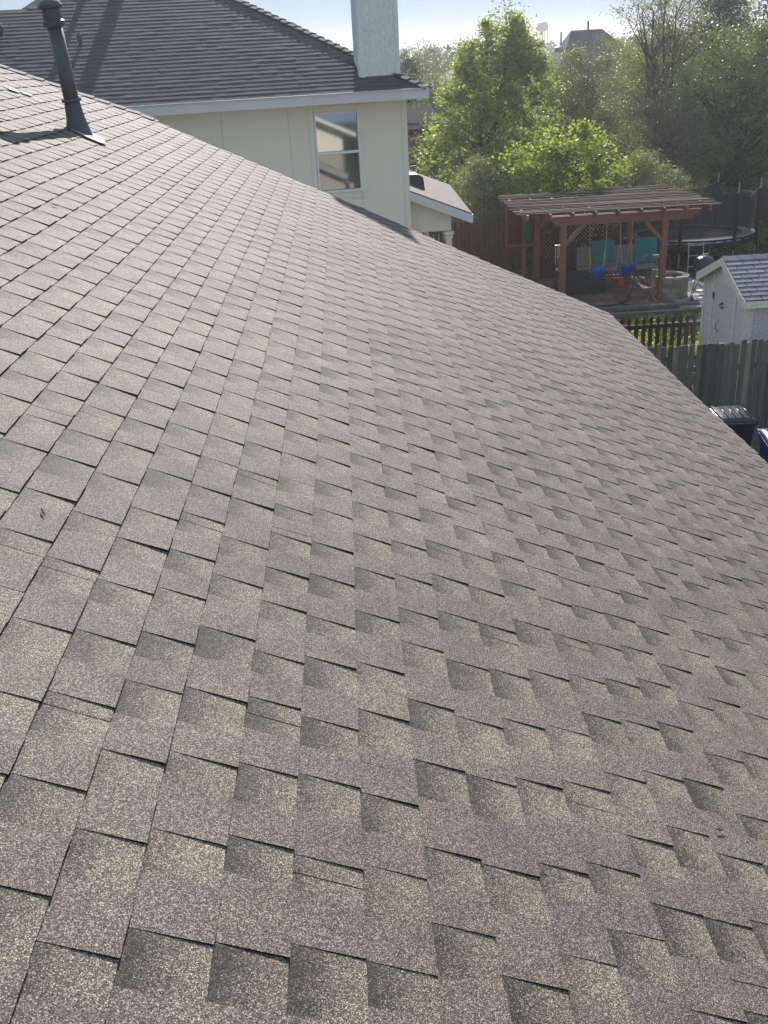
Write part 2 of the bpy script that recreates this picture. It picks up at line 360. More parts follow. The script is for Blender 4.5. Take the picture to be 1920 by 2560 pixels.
# rake edge: fascia, drip edge, gable wall
rk = MB(); 
for i in range(20):
    a = -1.6 + i * .29; b_2 = min(a + .29, 4.1)
    rk.prism([RP(a, 11.60, -.006), RP(b_2, 11.60, -.006), RP(b_2, 11.60, -.16), RP(a, 11.60, -.16)], (0, .025, 0))
rk.build('rake_board', MAT['fascia'], house)
me_ = MB().prism([RP(-1.6, 11.3, -.02), RP(4.0, 11.3, -.02), Vector((3.35, 11.3, 0)), Vector((-1.4, 11.3, 0))], (0, .12, 0)); me_.build('gable_wall', MAT['cream'], house)
sof = MB().prism([RP(-1.6, 11.42, -.165), RP(4.05, 11.42, -.165), RP(4.05, 11.60, -.165), RP(-1.6, 11.60, -.165)], (0, 0, -.012)); sof.build('soffit', MAT['white'], house)
fb = MB().prism([RP(4.12, Y0, -.012), RP(4.02, 11.6, -.012), RP(4.02, 11.6, -.17), RP(4.12, Y0, -.17)], sdv * .02); fb.build('fascia_board', MAT['fascia'], house)
MB().prism([RP(4.02, Y0, -.008), RP(4.02, 11.64, -.008), RP(4.04, 11.64, -.008), RP(4.10, Y0, -.008)], sn * .002).build('drip_edge', MAT['capsh'], house)
MB().prism([(3.35, -1.2, 0), (3.35, 11.3, 0), (3.35, 11.3, 2.9), (3.35, -1.2, 2.9)], (-.12, 0, 0)).build('side_wall', MAT['cream'], house)
db = MB(); dr_ = random.Random(31)
for q_ in range(7):
    s2, y2 = dr_.uniform(-2.6, 3.8), 1.3 + 9.5 * dr_.random() ** 1.3; a_ = dr_.uniform(0, 6.28); l_ = dr_.uniform(.008, .022); w_2 = l_ * dr_.uniform(.15, .5)
    db.prism([RP(s2 + math.cos(a_) * l_, y2 + math.sin(a_) * l_, .0125), RP(s2 - math.sin(a_) * w_2, y2 + math.cos(a_) * w_2, .013), RP(s2 - math.cos(a_) * l_, y2 - math.sin(a_) * l_, .0125), RP(s2 + math.sin(a_) * w_2, y2 - math.cos(a_) * w_2, .0125)], sn * .002)
tag(db.build('roof_debris', MAT['barkd'], house), kind='stuff')
# hip cap shingles along the far left edge
s_ = -5.8; i = 0
while s_ < -1.62:
    e_ = min(s_ + .15, -1.58); ya, yb = rake(s_), rake(e_)
    cp = MB(); hh = .016
    vs = [RP(s_, ya - .11, .008), RP(e_ + .02, yb - .11, .012 + .006), RP(e_ + .02, yb + .01, hh + .012), RP(s_, ya + .01, hh), RP(s_, ya + .10, -.05), RP(e_ + .02, yb + .10, -.05)]
    vs += [RP(s_, ya - .11, -.003), RP(e_ + .02, yb - .11, -.003), RP(e_ + .02, yb + .01, -.003)]
    cp.add(vs, [(0, 1, 2, 3), (3, 2, 5, 4), (0, 6, 7, 1), (1, 7, 8, 2), (2, 8, 5)]); cp.build('cap_shingle', MAT['capsh'], roof); s_ += .15

def flue(base, H, rad, parent, name='vent_pipe', collar=True):
    b = Vector(base)
    p_ = MB().tube([b + Vector((0, 0, -.05)), b + Vector((0, 0, H - .16))], rad, 20).build(name, MAT['pipe'], parent, smooth=False)
    for f in p_.data.polygons: f.use_smooth = len(f.vertices) == 4
    c_ = MB().lathe([(rad * .95, H - .21), (rad * 1.42, H - .20), (rad * 1.48, H - .165), (rad * 1.25, H - .155), (rad * 1.22, H - .075), (rad * 1.55, H - .07), (rad * 1.6, H - .05), (rad * 1.3, H - .02), (rad * .7, H), (0.001, H + .005)], b, 24)
    c_.build('cap', MAT['pipe'], p_, smooth=False)
    if collar:
        MB().lathe([(rad * 1.32, .26), (rad * 1.36, .24), (rad * 1.02, .235), (rad * 1.0, .26), (rad * 1.32, .26)], b, 20).build('storm_collar', MAT['pipe'], p_)
        prof = MB().lathe([(rad * 1.05, .235), (rad * 1.25, .12), (rad * 2.0, -.08)], b, 20); prof.build('boot_flashing', MAT['pipe'], p_)
        sN = []
        for i in range(26):
            a = 2 * math.pi * i / 26; rr_ = .16 + random.uniform(-.012, .015)
            sN.append((math.cos(a) * rr_, math.sin(a) * rr_ * 1.15))
        sb = (b - ORI).dot(sdv); yb = b.y
        # square base plate smeared with light sealant
        pl = []
        for (u, v) in ((.03, -.14), (.10, -.18), (.2, -.19), (.25, -.14), (.23, -.06), (.2, .0), (.17, .08), (.12, .12), (.05, .13), (-.04, .1), (-.08, .0), (-.05, -.1)):
            pl.append(RP(sb + u * 1.05 + random.uniform(-.012, .012), yb + v + random.uniform(-.012, .012), .0165))
        MB().prism(pl, sn * .004).build('sealant_patch', MAT['seal'], parent)
        bpy.context.view_layer.update()
        p_.matrix_world = Matrix.Translation(b) @ Matrix.Rotation(R(-3.6), 4, 'Y') @ Matrix.Translation(-b) @ p_.matrix_world      # the flue leans a little uphill
    return p_
pb = RP(-1.76, 8.93, 0)
tag(flue(pb, 1.0, .060, house), 'grey flue pipe with cap and pale sealant patch at its foot')
for (sa, ya) in ((-2.52, 9.62), (-2.42, 9.7)):
    pts_ = []
    for q_ in range(11):
        a_ = q_ * 2 * math.pi / 11; rr_ = .065 * random.uniform(.5, 1.2); pts_.append(RP(sa + rr_ * .8 * math.cos(a_), ya + rr_ * 1.3 * math.sin(a_), .0135))
    MB().prism(pts_, sn * .003).build('sealant_smear', MAT['seal'], house)

# ================================================================ NEIGHBOUR HOUSE (local frame: u right along the wall, v away, z up)
NH = empty('two_storey_house', (1.24, 20, 0), 'cream two-storey neighbour house with dark hip roof, white window and tall chimney chase', 'house', rz=R(10))
def nb(mb, name, m, parent=None, **k):
    o = mb.build(name, m, None, **k); 
    if parent is None or parent is NH: kid(o, NH)
    else: kid(o, parent)
    return o
WT = CAMZ - .80   # wall top
# siding panels with thin grooves, split round the window
px0 = [-12, -10.78, -9.56, -8.34, -7.12, -5.9, -4.68, -3.46, -2.24]
for i in range(len(px0) - 1):
    nb(MB().box(((px0[i] + px0[i + 1]) / 2, .06, WT / 2), (px0[i + 1] - px0[i] - .004, .12, WT)), 'siding_panel', MAT['cream'])
wl, wr, wt, wb = -1.77, -.93, CAMZ - .98, CAMZ - 2.40
nb(MB().box(((-2.24 + wl) / 2, .06, WT / 2), (wl + 2.24 - .004, .12, WT)), 'siding_panel', MAT['cream'])
nb(MB().box(((wl + wr) / 2, .06, wb / 2), (wr - wl - .003, .12, wb)), 'siding_panel', MAT['cream'])
nb(MB().box(((wl + wr) / 2, .06, (WT + wt) / 2), (wr - wl - .003, .12, WT - wt)), 'siding_panel', MAT['cream'])
nb(MB().box(((wr - .0) / 2, .06, WT / 2), (-wr - .004, .12, WT)), 'siding_panel', MAT['cream'])
nb(MB().box((-.06, 4.0, WT / 2), (.12, 7.7, WT)), 'side_wall', MAT['cream'])
nb(MB().box((-.05, -.012, WT / 2), (.10, .024, WT - .01)), 'corner_board', MAT['creamt'])
nb(MB().box((-6, 8, WT / 2), (12, .12, WT)), 'rear_wall', MAT['cream'])
# window
wf = nb(MB().box((wl - .05, -.012, (wt + wb) / 2), (.09, .024, wt - wb + .24)).box((wr + .05, -.012, (wt + wb) / 2), (.09, .024, wt - wb + .24))
        .box(((wl + wr) / 2, -.012, wt + .06), (wr - wl - .002, .0235, .12)).box(((wl + wr) / 2, -.012, wb - .06), (wr - wl - .002, .0235, .12)), 'window_trim', MAT['creamt'])
win = nb(MB().box((wl + .015, -.02, (wt + wb) / 2), (.03, .07, wt - wb)).box((wr - .015, -.02, (wt + wb) / 2), (.03, .07, wt - wb))
         .box(((wl + wr) / 2, -.02, wt - .015), (wr - wl - .06, .07, .03)).box(((wl + wr) / 2, -.02, wb + .02), (wr - wl - .06, .07, .04)), 'window', MAT['white'])
mid = (wt + wb) / 2
nb(MB().box(((wl + wr) / 2, -.028, mid), (wr - wl - .062, .05, .045)), 'meeting_rail', MAT['white'], win)
gl, t, p = newmat('window_glass'); p.inputs['Base Color'].default_value = (.05, .06, .065, 1); p.inputs['Roughness'].default_value = .03; p.inputs['Specular IOR Level'].default_value = 1.0
p.inputs['IOR'].default_value = 2.4
nb(MB().box(((wl + wr) / 2, .0, (mid + wt) / 2), (wr - wl - .06, .006, (wt - mid) - .05)), 'pane', gl, win)
gl2, t, p = newmat('screened_glass'); p.inputs['Base Color'].default_value = (.07, .07, .07, 1); p.inputs['Roughness'].default_value = .04; p.inputs['Specular IOR Level'].default_value = .8; p.inputs['IOR'].default_value = 1.9
nb(MB().box(((wl + wr) / 2, .012, (mid + wb) / 2), (wr - wl - .06, .006, (mid - wb) - .06)), 'pane', gl2, win)
# roof: front slope, 6:12, courses as real stepped strips
EZ = CAMZ - .66; EU, EV = .30, -.45; PIT = .5; HK = 1.17; RV = 6.0
def NP(u, v, h=0): return Vector((EU + u, EV + v, EZ + PIT * v + h))
nr = nb(MB().add([NP(0, 0, -.02), NP(-12.4, 0, -.02), NP(-12.4, 3.47, -.02), NP(-7.2, 3.47, -.02), NP(-6.7, 3.8, -.02), NP(-5.9, 4.35, -.02), NP(-5.2, RV, -.02), NP(-RV / HK, RV, -.02)], [(7, 6, 5, 4, 3, 2, 1, 0)]), 'roof', MAT['nshingle'])
def left_lim(v):       # where the front slope ends on the left
    if v < 3.47: return -12.4
    if v < 3.8: return -7.2 + (v - 3.47) / .33 * .5
    if v < 4.35: return -6.7 + (v - 3.8) / .55 * .8
    return -5.9 + (v - 4.35) / (RV - 4.35) * .7
cm = MB(); v = 0; step = .143 * math.cos(math.atan(PIT)); rr = random.Random(3)
while v < RV - .05:
    v1 = v + step; ur = -(v + .0) / HK; ul = left_lim(v1); u = ul - rr.random() * .3 if ul > -12 else ul
    while u < ur:
        u2 = min(u + rr.uniform(.12, .32), ur); hb = .013 if rr.random() < .55 else .0155
        hb += rr.gauss(0, .001)
        a = max(u, ul)
        if u2 > a + .004:
            ur2 = min(u2, -(v1) / HK + .05) if u2 >= ur else u2
            cm.add([NP(a, v, hb), NP(u2, v, hb), NP(max(ur2, a), v1 + .02, .002), NP(a, v1 + .02, .002), NP(a, v, -.01), NP(u2, v, -.01)], [(0, 1, 2, 3), (4, 5, 1, 0)])
        u = u2
    v = v1
tag(nb(cm, 'shingle_courses', MAT['nshingle'], nr), kind='stuff')
# right-hand hip slope with its own stepped shingles
hs = MB(); v = 0
while v < 4.9:
    d0, d1 = v / HK, (v + step) / HK
    hs.add([NP(-d0, v, .016), NP(-d0, 12 - v, .016) - Vector((0, 0, PIT * (12 - 2 * v))), NP(-d1, 12 - v, 0) - Vector((0, 0, PIT * (12 - v) - PIT * (v + step))), NP(-d1, v + step, .002)], [(0, 1, 2, 3)])
    v += step
hs.add([NP(0, 0, -.02), NP(0, 12, -.02) - Vector((0, 0, PIT * 12)), NP(-RV / HK, RV, -.02)], [(0, 1, 2)])
hs.add([NP(-12.4, 3.47, -.02), NP(-7.2, 3.47, -.02), NP(-6.7, 3.8, -.02), NP(-5.9, 4.35, -.02), NP(-5.2, RV, -.02), NP(-RV / HK, RV, -.02), NP(0, 12, -.02) - Vector((0, 0, PIT * 12)), NP(-12.4, 12, -.02) - Vector((0, 0, PIT * 12))], [(0, 1, 2, 3, 4, 5, 6, 7)])
nb(hs, 'hip_slope', MAT['nshingle'], nr)
# hip caps
d = 0; L = math.hypot(RV / HK, RV)
while d < .98:
    a, b = d, d + .19 / L
    P0, P1 = NP(-a * RV / HK, a * RV, .035), NP(-b * RV / HK, b * RV, .012)
    dr = Vector((HK, 1, 0)).normalized() * .14
    hc = MB().add([P0 - dr * .9 + Vector((0, 0, -.02)), P0, P0 + dr * .9 + Vector((0, 0, -.02 - .0)), P1 + dr * .9 + Vector((0, 0, -.02)), P1, P1 - dr * .9 + Vector((0, 0, -.02)),
                   P0 - dr * .9 + Vector((0, 0, -.05)), P0 + Vector((0, 0, -.06)), P0 + dr * .9 + Vector((0, 0, -.05))],
                  [(0, 1, 4, 5), (1, 2, 3, 4), (6, 7, 1, 0), (7, 8, 2, 1)])
    nb(hc, 'cap_shingle', MAT['nshingle'], nr); d = b
# fascia + soffit
nb(MB().box((EU - 6.2, EV - .012, EZ - .085), (12.4, .024, .17)), 'fascia_board', MAT['fascia'])
nb(MB().box((EU + .012, EV + 6 - .0, EZ - .085), (.024, 12, .168)), 'side_fascia', MAT['fascia'])
nb(MB().box((EU - 6.2, EV + .23, EZ - .15), (12.38, .44, .012)).box((EU - .15, EV + 6.2, EZ - .151), (.28, 11.5, .011)), 'soffit', MAT['white'])
nb(MB().box((EU - 6.2, EV - .03, EZ + .004), (12.42, .05, .012)), 'drip_edge', MAT['fascia'])
# chimney chase
cu0, cu1 = -.84, -.09; ct = CAMZ + 3.5; cz0 = EZ - .3
ch = nb(MB().box(((cu0 + cu1) / 2, .02 + .27, (cz0 + ct) / 2), (cu1 - cu0, .54, ct - cz0)), 'chimney', MAT['white'])
cw = mat('chimney_siding', (.76, .76, .72), (.70, .70, .67), rough=.7, scale=1.5, stretch=(6, 6, .5), amt=.9, fine=30, vary=0); ch.data.materials[0] = cw
nb(MB().box((cu0 + .05, .02 - .012, (EZ + .2 + ct) / 2), (.10, .024, ct - EZ - .2)).box((cu1 - .04, .02 - .012, (EZ + .2 + ct) / 2), (.08, .024, ct - EZ - .2))
   .box((cu0 - .012, .07, (EZ + .2 + ct) / 2), (.024, .10, ct - EZ - .22)), 'chimney_trim', cw, ch)
nb(MB().box(((cu0 + cu1) / 2, .015, EZ + .11), (cu1 - cu0 + .06, .05, .19)), 'chimney_flashing', MAT['farroof'], ch)
nb(MB().box(((cu0 + cu1) / 2, .29, ct + .04), (cu1 - cu0 + .14, .68, .08)), 'chimney_cap', MAT['fascia'], ch)
# vent flues standing on the front slope, above the frame; their shadows cross the slope
def nflue(u, v, H, r):
    b = NP(u, v); p_ = MB().tube([b - Vector((0, 0, .1)), b + Vector((0, 0, H))], r, 14); 
    p_.lathe([(r, H - .12), (r * 1.45, H - .12), (r * 1.5, H - .02), (r * .5, H + .03), (.001, H + .03)], b, 14)
    return nb(p_, 'roof_vent_pipe', MAT['pipe'], NH)
nflue(-5.2, 4.25, 1.3, .15); nflue(-5.85, 4.3, 1.0, .065)
nflue(-6.08, 2.05, .2, .03)
b_5 = NP(-7.72, 2.0)
nb(MB().lathe([(.17, -.15), (.17, .22), (.30, .24), (.34, .34), (.33, .44), (.26, .56), (.12, .64), (.001, .66)], b_5, 20), 'turbine_vent', MAT['pipe'], NH, smooth=True)
# rear single-storey wing seen past the corner
pw = MB()
wa = (-.02, .75); zt = CAMZ - 2.04 + .0
def G(x, y, z): # world to local
    v_ = Matrix.Rotation(-R(10), 3, 'Z') @ Vector((x - 1.24, y - 20, 0)); return Vector((v_.x, v_.y, z))
prA, prB = G(.95, 20.62, CAMZ - 2.42), G(2.52, 20.60, CAMZ - 3.06)
prC, prD = G(2.58, 24.3, CAMZ - 3.06), G(.95, 24.3, CAMZ - 2.40)
prC = G(2.56, 25.3, CAMZ - 3.06); prD = G(.95, 25.3, CAMZ - 2.41)
wing = nb(MB().prism([prA, prB, prC, prD], (0, 0, -.03)), 'porch_roof', MAT['capsh'])
nb(MB().prism([prA + Vector((0, -.02, -.03)), prB + Vector((0, -.02, -.03)), prB + Vector((0, -.02, -.20)), prA + Vector((0, -.02, -.20))], (0, .025, 0)), 'porch_rake_board', MAT['fascia'], wing)
nb(MB().prism([prB + Vector((0, 0, -.032)), prC + Vector((0, 0, -.032)), prC + Vector((0, 0, -.19)), prB + Vector((0, 0, -.19))], (.022, 0, 0)), 'porch_fascia', MAT['fascia'], wing)
g0, g1 = G(1.0, 20.85, 0), G(2.12, 20.85, 0)
nb(MB().prism([Vector((g0.x, g0.y, CAMZ - 2.55)), Vector((g1.x, g1.y, CAMZ - 3.04)), Vector((g1.x, g1.y, CAMZ - 3.42)), Vector((g0.x, g0.y, CAMZ - 3.42))], (0, .12, 0)), 'porch_gable_wall', MAT['cream'], wing)
nb(MB().prism([G(2.14, 20.8, CAMZ - 3.12), G(2.5, 20.8, CAMZ - 3.2), G(2.5, 25, CAMZ - 3.2), G(2.14, 25, CAMZ - 3.12)], (0, 0, -.012)), 'porch_soffit', MAT['fascia'], wing)
q = G(2.06, 20.92, 0); nb(MB().box((q.x, q.y, 1.35), (.12, .12, 2.7)).box((q.x, q.y, 2.73), (.19, .19, .07)).box((q.x, q.y, 2.65), (.16, .16, .05)), 'porch_post', MAT['creamt'])
q = G(1.70, 22.2, 0); nb(MB().box((q.x, q.y, 1.35), (.10, .10, 2.7)), 'porch_post', MAT['creamt'])
q = G(1.3, 22.2, 0); nb(MB().box((q.x, q.y, 1.35), (.75, .10, 2.7)), 'porch_back_wall', mat('peach_siding', (.52, .42, .33), (.46, .38, .3), vary=0))
q = G(1.5, 22.0, CAMZ - 2.52); 
def vent_box():
    m = MB(); b = Vector((q.x, q.y, q.z))
    m.prism([b + Vector((-.2, -.16, -.1)), b + Vector((.16, -.16, -.2)), b + Vector((.13, -.14, .06)), b + Vector((.02, -.12, .12)), b + Vector((-.18, -.12, .13))], (.02, .34, 0)); return m
nb(vent_box(), 'roof_vent', MAT['black'], wing)

# ================================================================ BACK YARD
def picket(w_, h_, t_=.018, style='round'):
    m = MB(); x = w_ / 2
    if style == 'round':
        top = [(x * math.cos(a), h_ - x * .55 + x * .55 * math.sin(a)) for a in (0, .5, 1.05, 1.57, 2.09, 2.64, math.pi)]
    else: # gothic
        n_ = h_ - .19; top = [(x, n_), (x * .45, n_ + .02), (x * .95, n_ + .07), (x * .9, n_ + .12), (0, h_), (-x * .9, n_ + .12), (-x * .95, n_ + .07), (-x * .45, n_ + .02), (-x, n_)]
    pts = [(-x, 0), (x, 0)] + top
    return m.prism([(a, -t_ / 2, b) for a, b in pts], (0, t_, 0))
def fence(name, label, A, B, w_, gap, h_, m, style='round', group=None, rails=(.35, 1.0, 1.55), side=1, special=None, stuff=False, jit=.02, postgap=2.4):
    A = Vector(A); B = Vector(B); L = (B - A).length; a = math.atan2(B.y - A.y, B.x - A.x)
    f = empty(name, A, label, 'fence', group, rz=a)
    rl = []
    for z in rails: kid(MB().box((L / 2, side * .035, z), (L, .04, .085)).build('rail', m), f)
    for k in range(int(L / postgap) + 1): kid(MB().box((k * postgap + .05, side * .1, h_ * .49), (.09, .09, h_ * .98)).build('post', m), f)
    base = picket(w_, h_, style=style).build('picket', m); src = base.data; first = True
    n = int(L / (w_ + gap)); rr = random.Random(len(label)); allv = MB()
    for k in range(n):
        x = (k + .5) * (w_ + gap); dz = rr.gauss(0, jit); ry = rr.gauss(0, .006)
        if stuff:
            mm = Matrix.Translation((x, 0, dz)) @ Matrix.Rotation(ry, 4, 'Y')
            allv.add([mm @ vv.co for vv in src.vertices], [tuple(p_.vertices) for p_ in src.polygons]); continue
        o = base if first else base.copy()
        if not first: COL.objects.link(o)
        first = False; kid(o, f); o.location = (x, rr.gauss(0, .004), dz); o.rotation_euler = (rr.gauss(0, .006), ry, rr.gauss(0, .02))
        if special and k in special: o.data = src.copy(); o.data.materials[0] = MAT['cedar_new']; o['label'] = 'pale newer board'
    if stuff:
        bpy.data.objects.remove(base); tag(kid(allv.build('pickets', m), f), kind='stuff')
    return f
fence('board_fence', 'weathered grey board fence with rounded tops beside the shed and bins', (3.4, 15.2, 0), (11.2, 15.2, 0), .086, .005, 1.72, MAT['cedar'], special={31}, rails=(.4, 1.3), side=1)
fence('picket_fence', 'dark low picket fence with gothic tips left of the shed', (3.9, 19.1, 0), (6.88, 19.1, 0), .085, .06, 1.2, MAT['darkwood'], style='gothic', rails=(.3, .98), side=1, jit=.006, postgap=40)
fence('rear_fence', 'brown board fence with light gaps behind the left end of the pergola', (-6, 30.3, 0), (5.3, 30.3, 0), .13, .02, 1.45, MAT['redfence'], rails=(.3, 1.2), stuff=True)
fence('rear_fence', 'long brown board fence behind the trampoline', (5.3, 32.6, 0), (13.1, 32.6, 0), .13, .012, 1.5, MAT['redfence'], rails=(.3, 1.2), stuff=True)
fence('side_fence', 'red-brown fence at the right edge behind the trampoline', (13.1, 20, 0), (13.1, 32.5, 0), .14, .006, 1.75, MAT['redfence'], rails=(.35, 1.0, 1.5), side=1, stuff=True)

# ---- invented house behind the camera, added so the cream house's window has a reflection
hb2 = empty('house', (9, -18, 0), 'made-up house behind the camera, added for the upstairs window to reflect', 'house')
MB().prism([(3, -17, 0), (13.4, -17, 0), (13.4, -17, 2.35), (8.2, -17, 4.6), (3, -17, 2.35)], (0, -.2, 0)).build('wall', MAT['cream'], hb2)
MB().prism([(2.4, -16.4, 2.15), (8.2, -16.4, 4.72), (14.0, -16.4, 2.15), (14.0, -16.4, 1.95), (8.2, -16.4, 4.5), (2.4, -16.4, 1.95)], (0, -.03, 0)).build('rake_board', MAT['white'], hb2)
MB().prism([(2.4, -16.4, 2.17), (8.2, -16.4, 4.74), (8.2, -30, 4.74), (2.4, -30, 2.17)], (0, 0, .03)).prism([(8.2, -16.4, 4.74), (14, -16.4, 2.17), (14, -30, 2.17), (8.2, -30, 4.74)], (0, 0, .03)).build('roof', MAT['farroof'], hb2)
MB().add([(2, -22, 3.5), (24, -22, 3.5), (24, -30, 8), (2, -30, 8)], [(0, 1, 2, 3)]).build('reflection_roof', MAT['farroof'], hb2)  # slope added to put dark grey above the reflected rake board

# ---- shed
SX, SYF, SYR, SPk = 6.62, 16.48, 18.92, 17.7; sze, szp = CAMZ - 4.16, CAMZ - 3.66
shed = empty('garden_shed', (7.9, 17.7, 0), 'small white garden shed with blue-grey shingle roof behind the board fence', 'shed')
def sb_(mb, n, m, par=None, **k): return mb.build(n, m, par or shed, **k)
wx = SX + .13; wyf, wyr = SYF + .13, SYR - .13; zw = sze - .06
gw = sb_(MB().prism([(wx, wyf, 0), (wx, wyr, 0), (wx, wyr, zw + .04), (wx, SPk, szp - .1), (wx, wyf, zw + .04)], (.05, 0, 0)), 'gable_wall', MAT['wpanel'])
sb_(MB().prism([(wx + .05, wyf, 0), (wx + 2.6, wyf, 0), (wx + 2.6, wyf, zw + .04), (wx + .05, wyf, zw + .04)], (0, .05, 0)), 'front_wall', MAT['wpanel'])
sb_(MB().prism([(wx + 2.6, wyf, 0), (wx + 2.6, wyr, 0), (wx + 2.6, wyr, zw), (wx + 2.6, SPk, szp - .1), (wx + 2.6, wyf, zw)], (-.05, 0, 0)).prism([(wx + .05, wyr, 0), (wx + 2.5, wyr, 0), (wx + 2.5, wyr, zw), (wx + .05, wyr, zw)], (0, -.05, 0)), 'rear_wall', MAT['wpanel'])
for (y, wd, zt_) in ((wyr - .045, .09, zw), (wyr - .5, .07, zw + .16), (wyf + .55, .08, zw + .2), (wyf + .045, .09, zw)):
    sb_(MB().box((wx - .011, y, zt_ / 2), (.022, wd, zt_)), 'trim_board', MAT['wpaint'])
sb_(MB().box((wx + .045, wyf - .011, zw / 2), (.12, .022, zw)), 'trim_board', MAT['wpaint'])
sb_(MB().box((wx + 1.3, wyf - .011, zw / 2), (.09, .022, zw)), 'trim_board', MAT['wpaint'])
sb_(MB().prism([(wx - .012, SPk - .55, zw + .08), (wx - .012, SPk + .5, zw + .08), (wx - .012, SPk, szp - .13)], (.01, 0, 0)), 'gable_panel', MAT['wpaint'])
dl = MB(); dl.tube([(wx - .03, 17.75, 1.72), (wx - .05, 17.78, 1.68), (wx - .03, 17.8, 1.62)], .009, 6).box((wx - .03, 17.74, 1.70), (.03, .04, .03)).box((wx - .03, 17.72, 1.63), (.03, .03, .03)); sb_(dl, 'latch', MAT['black'])
sb_(MB().tube([(wx - .02, 17.84, 1.38), (wx - .06, 17.86, 1.32), (wx - .06, 17.87, 1.22), (wx - .02, 17.85, 1.15)], .007, 6), 'door_handle', MAT['black'])
sb_(MB().box((wx - .025, 18.22, 1.75), (.02, .03, .12)), 'hinge', MAT['black'])
# rake boards (gable) and fascia
def slope_pt(y, off=0): 
    return szp - abs(y - SPk) * (szp - sze) / (SPk - SYF) + off
rb = sb_(MB().prism([(SX, SYF - .03, sze - .01), (SX, SPk, szp), (SX, SYR + .03, sze - .01), (SX, SYR + .03, sze - .09), (SX, SYR - .05, sze - .14), (SX, SPk, szp - .14), (SX, SYF + .05, sze - .14), (SX, SYF - .03, sze - .12)], (.025, 0, 0)), 'rake_board', MAT['wpaint'])
sb_(MB().box((SX + 1.45, SYF - .01, sze - .07), (2.85, .022, .12)), 'fascia_board', MAT['wpaint'])
sb_(MB().prism([(SX + .025, SYF, sze - .015), (SX + .025, SPk, szp - .005), (SX + 2.9, SPk, szp - .005), (SX + 2.9, SYF, sze - .015)], (0, 0, -.02)).prism([(SX + .025, SYR, sze - .015), (SX + .025, SPk, szp - .005), (SX + 2.9, SPk, szp - .005), (SX + 2.9, SYR, sze - .015)], (0, 0, -.02)), 'roof_deck', MAT['dark'])
sro = [o for o in shed.children if o.name.startswith('roof_deck')][0]
slen = math.hypot(SPk - SYF, szp - sze); nrow = 10; ex = slen / nrow; sl_d = Vector((0, SPk - SYF, szp - sze)).normalized(); snn = Vector((0, -sl_d.z, sl_d.y))
for r in range(nrow):
    x = SX + .012 - (r % 2) * .15
    while x < SX + 2.85:
        xa, xb = max(x, SX + .012) + .007, min(x + .305, SX + 2.88) - .007
        if xb - xa > .02:
            b0 = Vector((0, SYF - .012, sze)) + sl_d * (r * ex)
            jz = random.gauss(0, .0007)
            pts = [Vector((xa, 0, 0)) + b0 + snn * .017, Vector((xb, 0, 0)) + b0 + snn * (.017 + jz), Vector((xb, 0, 0)) + b0 + sl_d * (ex + .01) + snn * .002, Vector((xa, 0, 0)) + b0 + sl_d * (ex + .01) + snn * .002]
            sb_(MB().prism(pts, snn * -.007), 'shingle', MAT['slate'], sro)
        x += .305
x = SX + .01
while x < SX + 2.8:
    e_ = x + .26
    sb_(MB().add([(x, SPk - .13, slope_pt(SPk - .13) + .028), (e_, SPk - .13, slope_pt(SPk - .13) + .022), (e_, SPk, szp + .026), (x, SPk, szp + .034), (x, SPk + .13, slope_pt(SPk + .13) + .028), (e_, SPk + .13, slope_pt(SPk + .13) + .022), (x, SPk - .13, slope_pt(SPk - .13) + .012), (e_, SPk - .13, slope_pt(SPk - .13) + .008)],
                 [(0, 1, 2, 3), (3, 2, 5, 4), (6, 7, 1, 0)]), 'ridge_cap', MAT['slate'], sro); x = e_

# ---- wheelie bins
def wheelie(name, label, x, y, m, rz, group):
    b = empty(name, (x, y, 0), label, 'bin', group, rz=rz)
    bd = MB(); w0, d0, w1, d1, h_ = .21, .24, .29, .34, 1.0
    bd.add([(-w0, -d0, .06), (w0, -d0, .06), (w0, d0, .06), (-w0, d0, .06), (-w1, -d1, h_), (w1, -d1, h_), (w1, d1, h_), (-w1, d1, h_)], [(0, 3, 2, 1), (0, 1, 5, 4), (1, 2, 6, 5), (2, 3, 7, 6), (3, 0, 4, 7)])
    bd.box((0, -d1 - .01, h_ - .03), (w1 * 2 + .04, .04, .06)).box((w1 + .01, 0, h_ - .03), (.04, d1 * 2, .06)).box((-w1 - .01, 0, h_ - .03), (.04, d1 * 2, .06))
    kid(bd.build('body', m, bevel=.01), b)
    ld = MB(); nx, ny = 10, 8
    for j in range(ny + 1):
        for i in range(nx + 1):
            u, v_ = i / nx * 2 - 1, j / ny * 2 - 1
            z = h_ + .02 + .045 * (1 - abs(u) ** 4) * (1 - abs(v_) ** 4) ** .7
            ld.v.append((u * (w1 + .03), v_ * (d1 + .03), z))
    for j in range(ny):
        for i in range(nx): a_ = j * (nx + 1) + i; ld.f.append((a_, a_ + 1, a_ + nx + 2, a_ + nx + 1))
    lid = kid(ld.build('lid', m, smooth=True), b); sm = lid.modifiers.new('s', 'SOLIDIFY'); sm.thickness = .02
    for i in range(5):
        xx = -.22 + i * .11; rb_ = MB().tube([(xx, -.22, h_ + .058), (xx, 0, h_ + .072), (xx, .3, h_ + .05)], .011, 6); o = kid(rb_.build('lid_rib', m, smooth=True), b)
    kid(MB().tube([(-.26, d1 + .07, h_ + .0), (.26, d1 + .07, h_ + .0)], .018, 8).build('handle', m), b)
    for s_2 in (-1, 1): kid(MB().tube([(s_2 * .22, .27, .11), (s_2 * .28, .27, .11)], .11, 16).build('wheel', MAT['black']), b)
    return b
wheelie('wheelie_bin', 'black ribbed-lid wheelie bin against the board fence', 5.52, 13.85, MAT['binblack'], R(178), 'wheelie bins by the fence')
